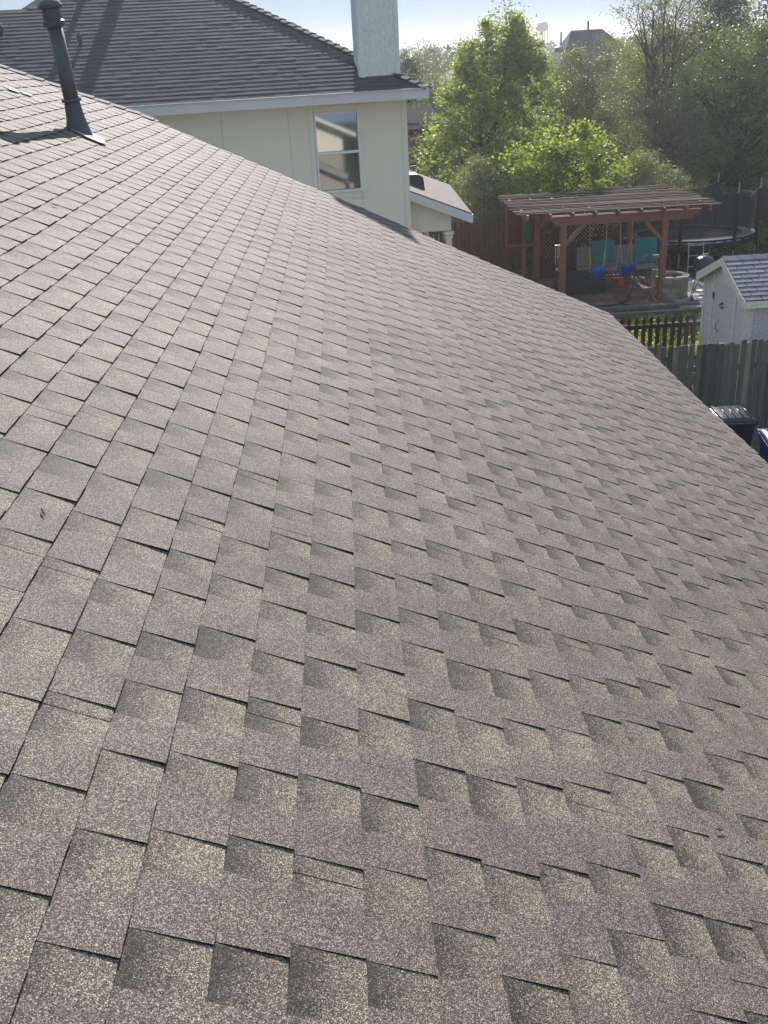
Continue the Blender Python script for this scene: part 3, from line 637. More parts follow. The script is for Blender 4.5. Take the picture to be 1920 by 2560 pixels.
wheelie('wheelie_bin', 'dark blue recycling bin in front of the black bin', 5.93, 12.75, MAT['binblue'], R(172), 'wheelie bins by the fence')

# ---- patio
pv = MB().box((6.9, 26.1, .02), (5.6, 4.0, .04)); patio = tag(pv.build('patio', MAT['soil']), kind='structure')
pb_ = bpy.data.meshes.new('paver'); tmp = MB().box((0, 0, 0), (.385, .385, .04)); pb_.from_pydata(tmp.v, [], tmp.f); pb_.materials.append(MAT['paver'])
for i in range(10):
    for j in range(9):
        o = bpy.data.objects.new('paver', pb_); COL.objects.link(o); o.parent = patio; o.location = (5.05 + i * .4, 24.5 + j * .4, .045 + random.gauss(0, .003)); o.rotation_euler = (random.gauss(0, .006), random.gauss(0, .006), random.gauss(0, .01))
# concrete walk at the right and timber edging
tag(MB().prism([(8.05, 23.95, .03), (8.7, 24.0, .03), (9.5, 26.4, .03), (9.2, 28.4, .03), (8.7, 28.5, .03), (8.3, 26.2, .03)], (0, 0, .05)).build('concrete_path', MAT['concrete']), kind='structure')
tag(MB().bar((5.2, 24.2, .08), (8.6, 24.25, .08), .14, .12).build('landscape_timber', MAT['cedar']), 'grey landscape timber along the near edge of the patio', 'timber', 'landscape timbers edging the patio')
tag(MB().bar((4.6, 23.65, .06), (8.5, 23.72, .06), .14, .12).build('landscape_timber', MAT['cedar']), 'outer landscape timber in the grass nearer the picket fence', 'timber', 'landscape timbers edging the patio')

# ---- pergola
pg = empty('pergola', (6.6, 26.5, 0), 'red-stained timber pergola with weathered slat roof and lattice back', 'pergola')
RW = MAT['redwood']
posts = [(5.33, 25.05), (7.87, 25.05), (5.22, 28.0), (7.8, 28.0)]
for x, y in posts:
    MB().box((x, y, 1.04), (.15, .15, 2.08)).box((x, y, .08), (.19, .19, .16)).build('post', RW, pg, bevel=.006)
MB().box((4.86, 28.0, 1.0), (.1, .1, 2.0)).build('post', RW, pg, bevel=.006)
MB().prism([(4.95, 24.97, 2.28), (8.75, 24.97, 2.28), (8.50, 24.97, 2.05), (5.15, 24.97, 2.05)], (0, .045, 0)).build('beam', RW, pg, bevel=.004)
MB().prism([(4.95, 25.13, 2.28), (8.75, 25.13, 2.28), (8.50, 25.13, 2.05), (5.15, 25.13, 2.05)], (0, .045, 0)).build('beam', RW, pg, bevel=.004)
MB().prism([(4.3, 28.02, 2.28), (8.75, 28.02, 2.28), (8.50, 28.02, 2.05), (4.5, 28.02, 2.05)], (0, .06, 0)).build('beam', RW, pg, bevel=.004)
for i in range(9):
    x = 4.4 + i * .56; MB().box((x, 26.55, 2.305), (.045, 3.6, .14)).build('rafter', RW, pg)
rr = random.Random(4)
for i in range(24):
    y = 24.78 + i * .158 + rr.gauss(0, .008); m_ = MB(); n_ = 8; bow = rr.gauss(0, .012); x0 = 4.12 + (i % 3) * .02 + rr.gauss(0, .03); x1 = 9.12 + rr.gauss(0, .05) - i * .008; dy = rr.gauss(0, .012); tw = rr.gauss(0, .15)
    vs = []; fs = []
    for k2 in range(n_ + 1):
        tt = k2 / n_; x = x0 + (x1 - x0) * tt; z = 2.40 + bow * math.sin(math.pi * tt * 1.3 + i) + rr.gauss(0, .003) ; yy = y + dy * tt + .012 * math.sin(tt * 5 + i)
        cz, sz_ = math.cos(tw * (tt - .3)), math.sin(tw * (tt - .3))
        for (a_, b_3) in ((-.028, -.012), (.028, -.012), (.028, .012), (-.028, .012)): vs.append((x, yy + a_ * cz - b_3 * sz_, z + a_ * sz_ + b_3 * cz))
    for k2 in range(n_):
        for q_ in range(4): a_ = k2 * 4; fs.append((a_ + q_, a_ + (q_ + 1) % 4, a_ + 4 + (q_ + 1) % 4, a_ + 4 + q_))
    fs += [(3, 2, 1, 0), tuple(n_ * 4 + q_ for q_ in range(4))]
    m_.add(vs, fs); m_.build('slat', MAT['slat'], pg)
for (a_, b_3) in (((5.33, 25.05, 1.5), (5.85, 25.05, 2.06)), ((7.87, 25.05, 1.5), (7.35, 25.05, 2.06)), ((5.22, 28, 1.5), (5.75, 28, 2.06)), ((7.8, 28, 1.5), (7.3, 28, 2.06))):
    MB().bar(a_, b_3, .09, .09, up=(0, 1, 0)).build('brace', RW, pg)
def lattice(x0, x1, z0, z1, y):
    m = MB(); st = .105; hh = z1 - z0; ww = x1 - x0
    for sg, yy in ((1, y), (-1, y + .009)):
        c_ = -hh if sg > 0 else 0
        while c_ < ww + (hh if sg < 0 else 0):
            # strip line: x = x0 + c + sg*(z-z0)
            pts = []
            for z in (z0, z1):
                pts.append((x0 + c_ + sg * (z - z0), z))
            (xa, za), (xb, zb) = pts
            def clip(xa, za, xb, zb):
                for lim, side in ((x0, 0), (x1, 1)):
                    def inside(x): return x >= lim if side == 0 else x <= lim
                    if not inside(xa) and not inside(xb): return None
                    if inside(xa) != inside(xb):
                        tt = (lim - xa) / (xb - xa); xm, zm = lim, za + tt * (zb - za)
                        if inside(xa): xb, zb = xm, zm
                        else: xa, za = xm, zm
                return xa, za, xb, zb
            r_ = clip(xa, za, xb, zb)
            if r_ and abs(r_[1] - r_[3]) > .03: m.bar((r_[0], yy, r_[1]), (r_[2], yy, r_[3]), .038, .008, up=(0, 1, 0))
            c_ += st
    return m
def latt(*a):
    m = lattice(*a); return tag(m.build('lattice', MAT['lattice'], pg), kind='stuff')
latt(4.40, 5.15, 1.12, 2.05, 28.0); latt(5.30, 7.72, .12, 2.05, 28.0)
MB().box((4.78, 28.0, 1.09), (.86, .05, .07)).box((6.5, 28.0, .09), (2.5, .05, .07)).box((6.5, 28.03, 1.08), (2.5, .05, .07)).box((4.38, 28, 1.6), (.06, .05, 1.0)).build('lattice_frame', RW, pg)

# ---- swings
def swing(label, x, y, seatz, yaw, tiltf, cut=None):
    s = empty('toddler_swing', (x, y, 0), label, 'swing', 'toddler swings under the pergola', rz=yaw)
    sh = MB(); n_ = 14
    prof = [(.05, 0), (.15, .02), (.17, .10), (.175, .22), (.18, .30)]
    # high back shell, open front
    vs = []; fs = []
    for r_, z in prof:
        for k2 in range(n_ + 1):
            a_ = math.pi * (k2 / n_) ; zz = z + (.08 * math.sin(a_) ** .4 if z > .25 else 0)
            ca, sa = math.cos(a_), math.sin(a_); vs.append((math.copysign(abs(ca) ** .45, ca) * r_ * (.85 + z * .5), -(sa ** .5) * r_ * .75 + (-.04 * z / .3), zz))
    for i_ in range(len(prof) - 1):
        for k2 in range(n_): a_ = i_ * (n_ + 1) + k2; fs.append((a_, a_ + 1, a_ + n_ + 2, a_ + n_ + 1))
    sh.add(vs, fs)
    o = kid(sh.build('seat_shell', MAT['blueplastic'], smooth=True), s); o.location = (0, 0, seatz); o.rotation_euler.x = tiltf; sm = o.modifiers.new('s', 'SOLIDIFY'); sm.thickness = .015
    o2 = kid(MB().box((0, .02, seatz + .02), (.26, .24, .03)).box((0, .14, seatz + .12), (.30, .03, .05)).build('seat_base', MAT['blueplastic'], bevel=.008), s)
    for sx in (-1, 1):
        kid(MB().tube([(sx * .17, -.08, seatz + .28), (sx * .20, -.02, seatz + .75), (sx * .22, 0, 2.1 - .0)], .010, 6).build('rope', MAT['rope']), s)
        kid(MB().tube([(sx * .16, .13, seatz + .12), (sx * .20, .02, seatz + .75)], .010, 6).build('rope', MAT['rope']), s)
    for sx in (-.045, .045): kid(MB().box((sx, -.185, seatz + .26), (.018, .012, .03)).build('buckle', MAT['seal']), s)
    return s
swing('blue toddler swing hanging level, the left one', 6.28, 25.35, .62, 0, R(6))
swing('blue toddler swing hanging twisted, red plastic under it', 7.02, 25.45, .70, R(32), R(18))
tag(MB().lathe([(.02, .0), (.10, .03), (.11, .07), (.04, .17), (.03, .23), (.001, .24)], (6.98, 25.6, .32), 14).build('red_toy', MAT['redplastic'], smooth=True), 'small red plastic toy beneath the twisted swing', 'toy')
# ---- bench swing / seats with teal cushions
bs = empty('bench', (7.1, 26.9, 0), 'grey slatted bench with two teal back cushions under the pergola', 'bench')
MB().box((7.2, 26.85, .55), (2.1, .5, .06)).build('seat', MAT['grey_cushion'], bs, bevel=.01)
MB().box((7.2, 27.1, .85), (2.1, .04, .5)).build('backrest', MAT['grey_cushion'], bs)
for x in (6.25, 8.1):
    for y in (26.65, 27.05): MB().box((x, y, .26), (.06, .06, .52)).build('leg', MAT['grey_cushion'], bs)
def cushion(x, y, z, w_, h_, tilt, label):
    m = MB(); nx, nz = 8, 8
    for sgn in (1, -1):
        o_ = len(m.v)
        for j in range(nz + 1):
            for i in range(nx + 1):
                u, v_ = i / nx * 2 - 1, j / nz * 2 - 1
                pf = (1 - abs(u) ** 3) * (1 - abs(v_) ** 3)
                m.v.append((x + u * w_ / 2 * (1 - .03 * abs(v_)), y + sgn * (.012 + .05 * pf) + tilt * v_ * h_ / 2, z + v_ * h_ / 2 + .02 * math.sin(u * 4)))
        for j in range(nz):
            for i in range(nx): a_ = o_ + j * (nx + 1) + i; m.f.append((a_, a_ + 1, a_ + nx + 2, a_ + nx + 1))
    return tag(m.build('cushion', MAT['teal'], smooth=True), label, 'cushion', 'teal cushions on the bench')
cushion(6.78, 26.75, 1.02, .62, .60, .15, 'teal cushion behind the left swing ropes')
cushion(7.92, 26.75, 1.02, .62, .60, .15, 'teal cushion beside the right front post of the pergola')
# covered grill / dark storage
cg = MB(); nx, ny = 12, 5
for j in range(ny + 1):
    for i in range(nx + 1):
        u, v_ = i / nx, j / ny; a_ = v_ * math.pi
        prof = .62 * min(1, (u * 5) ** .5) * (1 if u < .9 else (1 - (u - .9) * 2))
        cg.v.append((5.35 + u * 1.35, 26.4 - math.cos(a_) * .38, prof * (math.sin(a_) ** .35 if 0 < v_ < 1 else 0) + random.gauss(0, .01) * (0 < v_ < 1)))
for j in range(ny):
    for i in range(nx): a_ = j * (nx + 1) + i; cg.f.append((a_, a_ + 1, a_ + nx + 2, a_ + nx + 1))
cgo = tag(cg.build('covered_lounger', MAT['blackcloth'], smooth=True), 'long low thing under a black cover between the left pergola posts', 'cover')
# wind chime
wc = empty('wind_chime', (5.25, 25.0, 1.2), 'silver tube wind chime hanging between the two left pergola posts', 'wind chime')
MB().tube([(5.17, 24.93, 2.06), (5.17, 24.93, 1.60)], .003, 4).build('cord', MAT['black'], wc)
MB().lathe([(.001, 0), (.07, 0), (.07, .012), (.001, .014)], (5.17, 24.93, 1.59), 12).build('disc', MAT['galv'], wc)
for k2 in range(5):
    a_ = k2 * 1.256; x, y = 5.17 + .055 * math.cos(a_), 24.93 + .055 * math.sin(a_); MB().tube([(x, y, 1.57), (x, y, 1.22 - .06 * k2 + .08)], .009, 6).build('tube', MAT['galv'], wc)
MB().box((5.17, 24.93, 1.0), (.07, .005, .08)).build('sail', MAT['galv'], wc)
# green plaque / birdhouse hanging at the left
bh = empty('bird_feeder', (4.85, 27.6, 1.4), 'green bird feeder box hanging by the left lattice', 'bird feeder')
MB().box((4.90, 27.75, 1.45), (.16, .14, .34)).build('box', MAT['green'], bh, bevel=.008)
MB().prism([(4.80, 27.66, 1.62), (5.0, 27.66, 1.62), (4.90, 27.66, 1.71)], (0, .19, 0)).build('roof', MAT['green'], bh)
MB().tube([(4.9, 27.75, 1.7), (4.9, 27.75, 2.06)], .004, 4).build('cord', MAT['black'], bh)
# black stake with shiny tip
st_ = empty('garden_post', (3.95, 24.6, 0), 'short dark post with a shiny tip standing in grass left of the pergola', 'post')
MB().tube([(3.98, 24.7, 0), (4.03, 24.7, .95)], .035, 8).build('shaft', MAT['black'], st_)
MB().lathe([(.03, .0), (.045, .03), (.03, .08), (.001, .1)], (4.03, 24.7, .95), 10).build('tip', MAT['galv'], st_)
# hook stand
hk = empty('hanging_hook_stand', (7.45, 24.45, 0), 'tan metal stand with two curled hooks in front of the right pergola post', 'plant stand')
for dx, dy in ((0, 0), (.05, .02), (-.05, .0), (.02, -.04)): MB().tube([(7.45 + dx, 24.45 + dy, .35), (7.52 + dx, 24.45 + dy, 1.28)], .008, 6).build('pole', MAT['copperpole'], hk)
for a_ in (0, 1.6, 3.2, 4.7): MB().tube([(7.45, 24.45, .42), (7.45 + .28 * math.cos(a_ + .5), 24.45 + .28 * math.sin(a_ + .5), 0.0)], .009, 6).build('leg', MAT['copperpole'], hk)
for sx in (-1, 1):
    pts = [(7.52, 24.45, 1.15)] + [(7.52 + sx * (.17 - .17 * math.cos(t_)), 24.45, 1.18 + .17 * math.sin(t_)) for t_ in np.linspace(0, math.pi, 9)] + [(7.52 + sx * .36, 24.45, 1.08), (7.52 + sx * .40, 24.45, 1.06), (7.52 + sx * .42, 24.45, 1.12)]
    MB().tube(pts, .008, 6).build('hook', MAT['copperpole'], hk)
for z in (.55, .95, 1.26): MB().box((7.47 + (z - .4) * .07, 24.45, z), (.14, .06, .02)).build('clip', MAT['copperpole'], hk)
MB().box((7.50, 24.43, 1.31), (.16, .05, .03)).build('top_bar', MAT['seal'], hk)
# fire pit: ring of blocks in courses
fp = empty('fire_pit', (8.2, 25.25, 0), 'round tan stone-block fire pit right of the pergola post', 'fire pit')
bm0 = bpy.data.meshes.new('block')
vs = []; fs = []; a0 = math.pi / 12 * .94
tmp = MB().prism([(.27, -.065, 0), (.41, -.105, 0), (.41, .105, 0), (.27, .065, 0)], (0, 0, .108)); bm0.from_pydata(tmp.v, [], tmp.f); bm0.materials.append(MAT['stone'])
for c_ in range(5):
    for k2 in range(12):
        o = bpy.data.objects.new('block', bm0); COL.objects.link(o); o.parent = fp; o.location = (0, 0, c_ * .112 + .03); o.rotation_euler.z = (k2 + .5 * (c_ % 2)) * math.pi / 6 + random.gauss(0, .01); o.scale = (1 + random.gauss(0, .015),) * 2 + (1,)
MB().lathe([(.001, .42), (.28, .40), (.28, .0)], (8.2, 25.25, 0), 20).build('ash_bed', MAT['ash'], fp)
MB().lathe([(.26, .59), (.44, .59), (.44, .625), (.26, .625), (.26, .59)], (8.2, 25.25, 0), 28).build('coping', MAT['concrete'], fp)
# kettle grill
kg = empty('kettle_grill', (9.35, 25.8, 0), 'black kettle grill on thin legs behind the shed', 'grill')
K = (9.0, 25.2)
MB().lathe([(.001, .62), (.14, .64), (.24, .72), (.275, .82), (.28, .84)], (*K, 0), 20).build('bowl', MAT['black'], kg, smooth=True)
MB().lathe([(.285, .845), (.27, .93), (.19, 1.02), (.08, 1.06), (.001, 1.065)], (*K, 0), 20).build('lid', MAT['black'], kg, smooth=True)
MB().box((K[0], K[1], 1.11), (.16, .03, .02)).box((K[0] - .06, K[1], 1.08), (.02, .02, .06)).box((K[0] + .06, K[1], 1.08), (.02, .02, .06)).build('handle', MAT['galv'], kg)
for a_ in (.5, 2.6, 4.7): MB().tube([(K[0] + .15 * math.cos(a_), K[1] + .15 * math.sin(a_), .66), (K[0] + .28 * math.cos(a_), K[1] + .28 * math.sin(a_), .0)], .013, 6).build('leg', MAT['galv'], kg)
MB().lathe([(.001, .2), (.17, .19), (.18, .21)], (*K, 0), 16).build('ash_pan', MAT['galv'], kg)
# clutter on the path
tr_ = empty('toy_scooter', (8.75, 24.75, 0), 'small toppled scooter with handle lying on the concrete path', 'toy')
MB().tube([(8.55, 24.7, .12), (8.95, 25.1, .75)], .014, 6).build('handle', MAT['copperpole'], tr_)
MB().tube([(8.5, 24.6, .1), (8.56, 24.6, .1)], .09, 14).tube([(8.85, 24.75, .1), (8.9, 24.75, .1)], .07, 14).build('wheels', MAT['black'], tr_)
MB().box((8.7, 24.66, .13), (.42, .12, .03)).box((8.66, 24.78, .17), (.2, .1, .04)).build('deck', MAT['white'], tr_)
for i_, (x, y, lb) in enumerate(((9.05, 24.6, 'black ball lying by the shed corner'), (9.02, 25.9, 'white ball beside the kettle grill'))):
    m = MB().lathe([(.11 * math.sin(q_), -.11 * math.cos(q_)) for q_ in np.linspace(.01, 3.13, 9)], (x, y, .19), 14); tag(m.build('ball', MAT['black' if i_ == 0 else 'white'], smooth=True), lb, 'ball')

# black sunshade frame / hammock stand
hm = empty('hammock_stand', (6.9, 24.9, 0), 'black tubular hammock stand on the patio in front of the swings', 'stand')
MB().tube([(5.4, 24.55, .09), (6.6, 24.62, .09), (6.95, 24.75, .16), (7.18, 25.1, .45), (7.25, 25.3, .85)], .028, 8).build('frame_tube', MAT['black'], hm)
MB().tube([(6.75, 24.68, .11), (7.05, 24.4, .07)], .024, 8).build('foot', MAT['black'], hm)

# ---- trampoline
TC = (10.1, 29.75); TRx = 1.9; TZ = .80
tp = empty('trampoline', (*TC, 0), 'round black trampoline with net enclosure right of the pergola', 'trampoline')
def ring(r0, r1, z0, z1, n=40, sy=.72):
    m = MB(); m.lathe([(r0, z0), (r1, z0), (r1, z1), (r0, z1), (r0, z0)], (*TC, 0), n, sy=sy); return m
SYT = .72
MB().lathe([(.001, TZ - .01), (TRx - .35, TZ)], (*TC, 0), 40, sy=SYT).build('jump_mat', MAT['mat'], tp)
ring(TRx - .36, TRx + .03, TZ + .01, TZ + .045, sy=SYT).build('edge_pad', MAT['pad'], tp, smooth=False)
MB().lathe([(TRx + .03, TZ + .03), (TRx + .035, TZ - .16)], (*TC, 0), 40, sy=SYT).build('pad_skirt', MAT['blackcloth'], tp)
MB().tube([(TC[0] + TRx * math.cos(a_), TC[1] + TRx * SYT * math.sin(a_), TZ - .03) for a_ in np.linspace(0, 2 * math.pi, 33)], .03, 8, cap=False).build('frame_ring', MAT['galv'], tp)
netm, t, p = newmat('enclosure_net'); out = [n for n in t.nodes if n.type == 'OUTPUT_MATERIAL'][0]; p.inputs['Base Color'].default_value = (.03, .035, .04, 1); p.inputs['Roughness'].default_value = .6
tb = N(t, 'BsdfTransparent'); mx = N(t, 'MixShader'); mx.inputs[0].default_value = .6; t.links.new(tb.outputs[0], mx.inputs[1]); t.links.new(p.outputs[0], mx.inputs[2]); t.links.new(mx.outputs[0], out.inputs[0])
nm = MB(); nseg = 48; an = [R(q_) for q_ in (-111, -63, -25, 54, 112, 172)]
def sag(a_):
    d_ = min(abs((a_ - b_ + math.pi) % (2 * math.pi) - math.pi) for b_ in an); return 2.08 - .2 * math.sin(min(d_ / .5236, 1) * math.pi / 2)
for k2 in range(nseg + 1):
    a_ = 2 * math.pi * k2 / nseg; cx_, cy_ = math.cos(a_), math.sin(a_) * SYT
    for f_ in (0, .5, 1):
        rr_ = TRx * (.93 + .05 * f_) - .03 * math.sin(f_ * math.pi); nm.v.append((TC[0] + rr_ * cx_, TC[1] + rr_ * cy_, TZ + .05 + (sag(a_) - TZ - .05) * f_))
for k2 in range(nseg):
    for f_ in range(2): a_ = k2 * 3 + f_; nm.f.append((a_, a_ + 3, a_ + 4, a_ + 1))
nm.build('net', netm, tp, smooth=True)
MB().tube([(TC[0] + TRx * .98 * math.cos(a_), TC[1] + TRx * .98 * SYT * math.sin(a_), sag(a_)) for a_ in np.linspace(0, 2 * math.pi, 73)], .012, 5, cap=False).build('net_top_rope', MAT['dark'], tp)
for a_ in an:
    x, y = TC[0] + (TRx + .05) * math.cos(a_), TC[1] + (TRx + .05) * SYT * math.sin(a_)
    pl_ = MB().tube([(x, y, .5), (x, y, 2.1)], .05, 10).build('pole', MAT['blackcloth'], tp)
    MB().tube([(x, y, 2.1), (x, y, 2.36)], .02, 8).build('pole_tip', MAT['galv'], pl_)
    MB().tube([(x, y, .5), (x * .985 + TC[0] * .015, y, .0)], .022, 8).build('leg', MAT['galv'], tp)
    x2, y2 = TC[0] + TRx * math.cos(a_ + .45), TC[1] + TRx * SYT * math.sin(a_ + .45); MB().tube([(x2, y2, TZ - .03), (x2, y2, 0)], .02, 8).build('leg', MAT['galv'], tp)
ld_ = empty('ladder', (9.55, 27.7, 0), 'thin grey ladder leaning at the near rim of the trampoline', 'ladder')
for dx in (0, .42): MB().tube([(9.42 + dx, 27.65, 0), (9.55 + dx, 28.1, .86)], .016, 6).build('side_rail', MAT['galv'], ld_)
for f_ in (.3, .62, .92): MB().tube([(9.42 + .13 * f_, 27.65 + .45 * f_, .86 * f_), (9.84 + .13 * f_, 27.65 + .45 * f_, .86 * f_)], .014, 6).build('rung', MAT['galv'], ld_)
# closed patio umbrella past the porch roof
um = empty('closed_umbrella', (1.95, 27.5, 0), 'folded pale patio umbrella behind the porch roof', 'umbrella')
MB().tube([(1.95, 27.5, 0), (1.95, 27.5, 3.35)], .02, 8).build('pole', MAT['black'], um)
MB().lathe([(.11, 2.2), (.13, 2.4), (.07, 2.95), (.03, 3.15)], (1.95, 27.5, 0), 10).build('canopy', MAT['seal'], um)
MB().lathe([(.03, 3.14), (.045, 3.2), (.02, 3.3), (.001, 3.34)], (1.95, 27.5, 0), 8).build('finial', MAT['black'], um)

# ================================================================ FAR BUILDINGS
bk = empty('brick_house', (0, 45, 0), 'low brown brick house with dark roof seen past the cream house corner', 'house')
MB().box((.9, 47, 1.6), (5.8, 4, 3.2)).build('wall', MAT['brick'], bk)
bc = MB()
for r in range(24):
    for c_ in range(14): bc.box((1.0 + c_ * .205 + (r % 2) * .1, 44.995, 1.35 + r * .075), (.195, .03, .063))
tag(bc.build('brick_courses', MAT['brick'], bk), kind='stuff')
MB().prism([(-3, 44.6, 3.3), (4.3, 44.6, 3.3), (4.0, 46.9, 3.85), (-3, 46.9, 3.85)], (0, 0, .06)).build('roof', mat('dull_brown_roof', (.055, .045, .04), (.035, .03, .028), rough=1, spec=.05), bk)
MB().box((.6, 44.57, 3.22), (7.4, .05, .16)).build('fascia_board', MAT['tanwall'], bk)
MB().box((4.15, 45.3, 1.55), (.7, .8, 3.1)).build('side_bay', MAT['tanwall'], bk)
MB().prism([(3.7, 44.8, 3.12), (4.7, 44.8, 3.12), (4.55, 46, 3.4), (3.8, 46, 3.4)], (0, 0, .05)).build('bay_roof', MAT['tanroof'], bk)
MB().box((2.9, 44.96, 3.0), (.25, .05, .16)).build('vent', MAT['dark'], bk)

fh = empty('far_house', (16, 70, 0), 'distant house with dark hip roof and tan lower roof above the trees', 'house')
MB().add([(13.9, 68, 4.0), (20.5, 68, 4.0), (20.5, 76, 4.0), (13.9, 76, 4.0), (15.3, 71, 6.75), (17.3, 71, 6.75)], [(0, 1, 5, 4), (1, 2, 5), (2, 3, 4, 5), (3, 0, 4)]).build('roof', MAT['farroof'], fh)
MB().box((17.2, 72, 2.0), (6.2, 7.5, 4.0)).build('wall', MAT['tanwall'], fh)
MB().add([(12.3, 66.0, 3.2), (15.2, 66.0, 3.2), (14.4, 67.2, 5.5), (12.8, 71, 5.6), (12.3, 71, 3.2)], [(0, 1, 2), (0, 2, 3), (0, 3, 4)]).build('lower_roof', MAT['tanroof'], fh)
MB().box((13.8, 68, 1.6), (2.9, 3.6, 3.2)).build('lower_wall', MAT['tanwall'], fh)
MB().box((16.4, 71, 6.95), (.10, .10, .6)).build('vent_pipe', MAT['pipe'], fh)
MB().box((14.55, 70.5, 6.3), (.10, .10, .8)).lathe([(.25, 5.5), (.3, 5.8), (.001, 5.95)], (14.3, 69.9, 0), 8).build('roof_vent', MAT['galv'], fh)
# another roof between the trees, and one left
f2 = empty('hidden_house', (6, 62, 0), 'pitched roof of a house half hidden in trees left of the light green tree', 'house')
MB().prism([(4.4, 60, 3.4), (7.2, 60, 5.0), (7.2, 66, 5.0), (4.4, 66, 3.4)], (0, 0, .12)).prism([(7.2, 60, 5.0), (10, 60, 3.4), (10, 66, 3.4), (7.2, 66, 5.0)], (0, 0, .12)).build('roof', MAT['farroof'], f2)
MB().box((7.2, 63, 1.7), (5.2, 5.6, 3.4)).build('wall', MAT['tanwall'], f2)

wt_ = empty('water_tower', (66.2, 350, 0), 'pale water tower on legs on the horizon', 'water tower')
K_ = 350 / 600; TX, TY, Z = 66.2, 350, CAMZ
MB().lathe([(r_ * K_, z_ * K_) for r_, z_ in ((.01, 10.0), (1.6, 9.7), (2.7, 8.9), (3.05, 7.8), (3.05, 6.6), (2.6, 5.6), (1.4, 5.0), (.01, 4.85))], (TX, TY, Z), 28).build('tank', MAT['tower'], wt_, smooth=True)
MB().lathe([(3.05 * K_, 6.75 * K_), (3.5 * K_, 6.75 * K_), (3.5 * K_, 6.95 * K_), (3.05 * K_, 6.95 * K_)], (TX, TY, Z), 28).build('walkway', MAT['tower'], wt_)
for k2 in range(8):
    a_ = k2 * math.pi / 4 + .2; MB().tube([(TX + 2.9 * K_ * math.cos(a_), TY + 2.9 * K_ * math.sin(a_), Z + 6.5 * K_), (TX + 3.2 * K_ * math.cos(a_), TY + 3.2 * K_ * math.sin(a_), 0)], .13, 6).build('leg', MAT['tower'], wt_)
MB().tube([(TX, TY, Z + 5 * K_), (TX, TY, 0)], .28, 8).build('riser', MAT['tower'], wt_)

# ================================================================ VEGETATION
def leaf_mesh(name, C, size, m, parent=None, aspect=.55, up=.0, tone=None, seed=0):
    """C: (n,3) leaf centres; each a bent two-triangle leaf"""
    r = np.random.default_rng(seed); n = len(C)
    d = r.normal(size=(n, 3)); d[:, 2] = d[:, 2] * .7 + up; d /= np.linalg.norm(d, axis=1)[:, None]
    e = r.normal(size=(n, 3)); e -= (e * d).sum(1)[:, None] * d; e /= np.linalg.norm(e, axis=1)[:, None]
    sz = (size * r.uniform(.6, 1.3, n))[:, None]
    V = np.empty((n, 4, 3), np.float32); V[:, 0] = C - d * sz * .5; V[:, 1] = C + e * sz * aspect * .5; V[:, 2] = C + d * sz * .5; V[:, 3] = C - e * sz * aspect * .5
    me = bpy.data.meshes.new(name); me.vertices.add(n * 4); me.vertices.foreach_set('co', V.reshape(-1))
    me.loops.add(n * 4); me.loops.foreach_set('vertex_index', np.arange(n * 4, dtype=np.int32)); me.polygons.add(n)
    me.polygons.foreach_set('loop_start', np.arange(0, n * 4, 4, dtype=np.int32)); me.update(calc_edges=True)
    fattr(me, 'tone', r.random(n) if tone is None else tone); me.materials.append(m)
    o = bpy.data.objects.new(name, me); COL.objects.link(o)
    if parent: o.parent = parent; o.matrix_parent_inverse = parent.matrix_world.inverted()
    return o
def branches(mb, r, p0, d, L, rad, depth, tips, spread=.5, upb=.15, nseg=3, kids=(2, 4), lim=None, shrink=.68):
    pts = [p0]; rs = [rad]; p = p0; dd = d
    for i in range(nseg):
        dd = (dd + Vector((r.gauss(0, .14), r.gauss(0, .14), r.gauss(0, .08) + upb * .3))).normalized(); p = p + dd * (L / nseg)
        if lim and not lim(p): break
        pts.append(p); rs.append(rad * (1 - .5 * (i + 1) / nseg))
    if len(pts) < 2: tips.append(p0); return
    mb.tube(pts, rs, 5 if depth > 1 else 4, cap=False)
    if depth <= 0: tips.extend(pts[1:]); return
    tips.append(pts[-1])
    for k_ in range(r.randint(*kids)):
        q = pts[r.randint(1, len(pts) - 1)]; a_ = r.uniform(0, 2 * math.pi); perp = Vector((math.cos(a_), math.sin(a_), 0))
        nd = (dd * (1 - spread * .5) + perp * spread + Vector((0, 0, upb))).normalized()
        branches(mb, r, q, nd, L * shrink * r.uniform(.75, 1.15), rs[-1] * .8, depth - 1, tips, spread, upb, nseg, kids, lim, shrink)
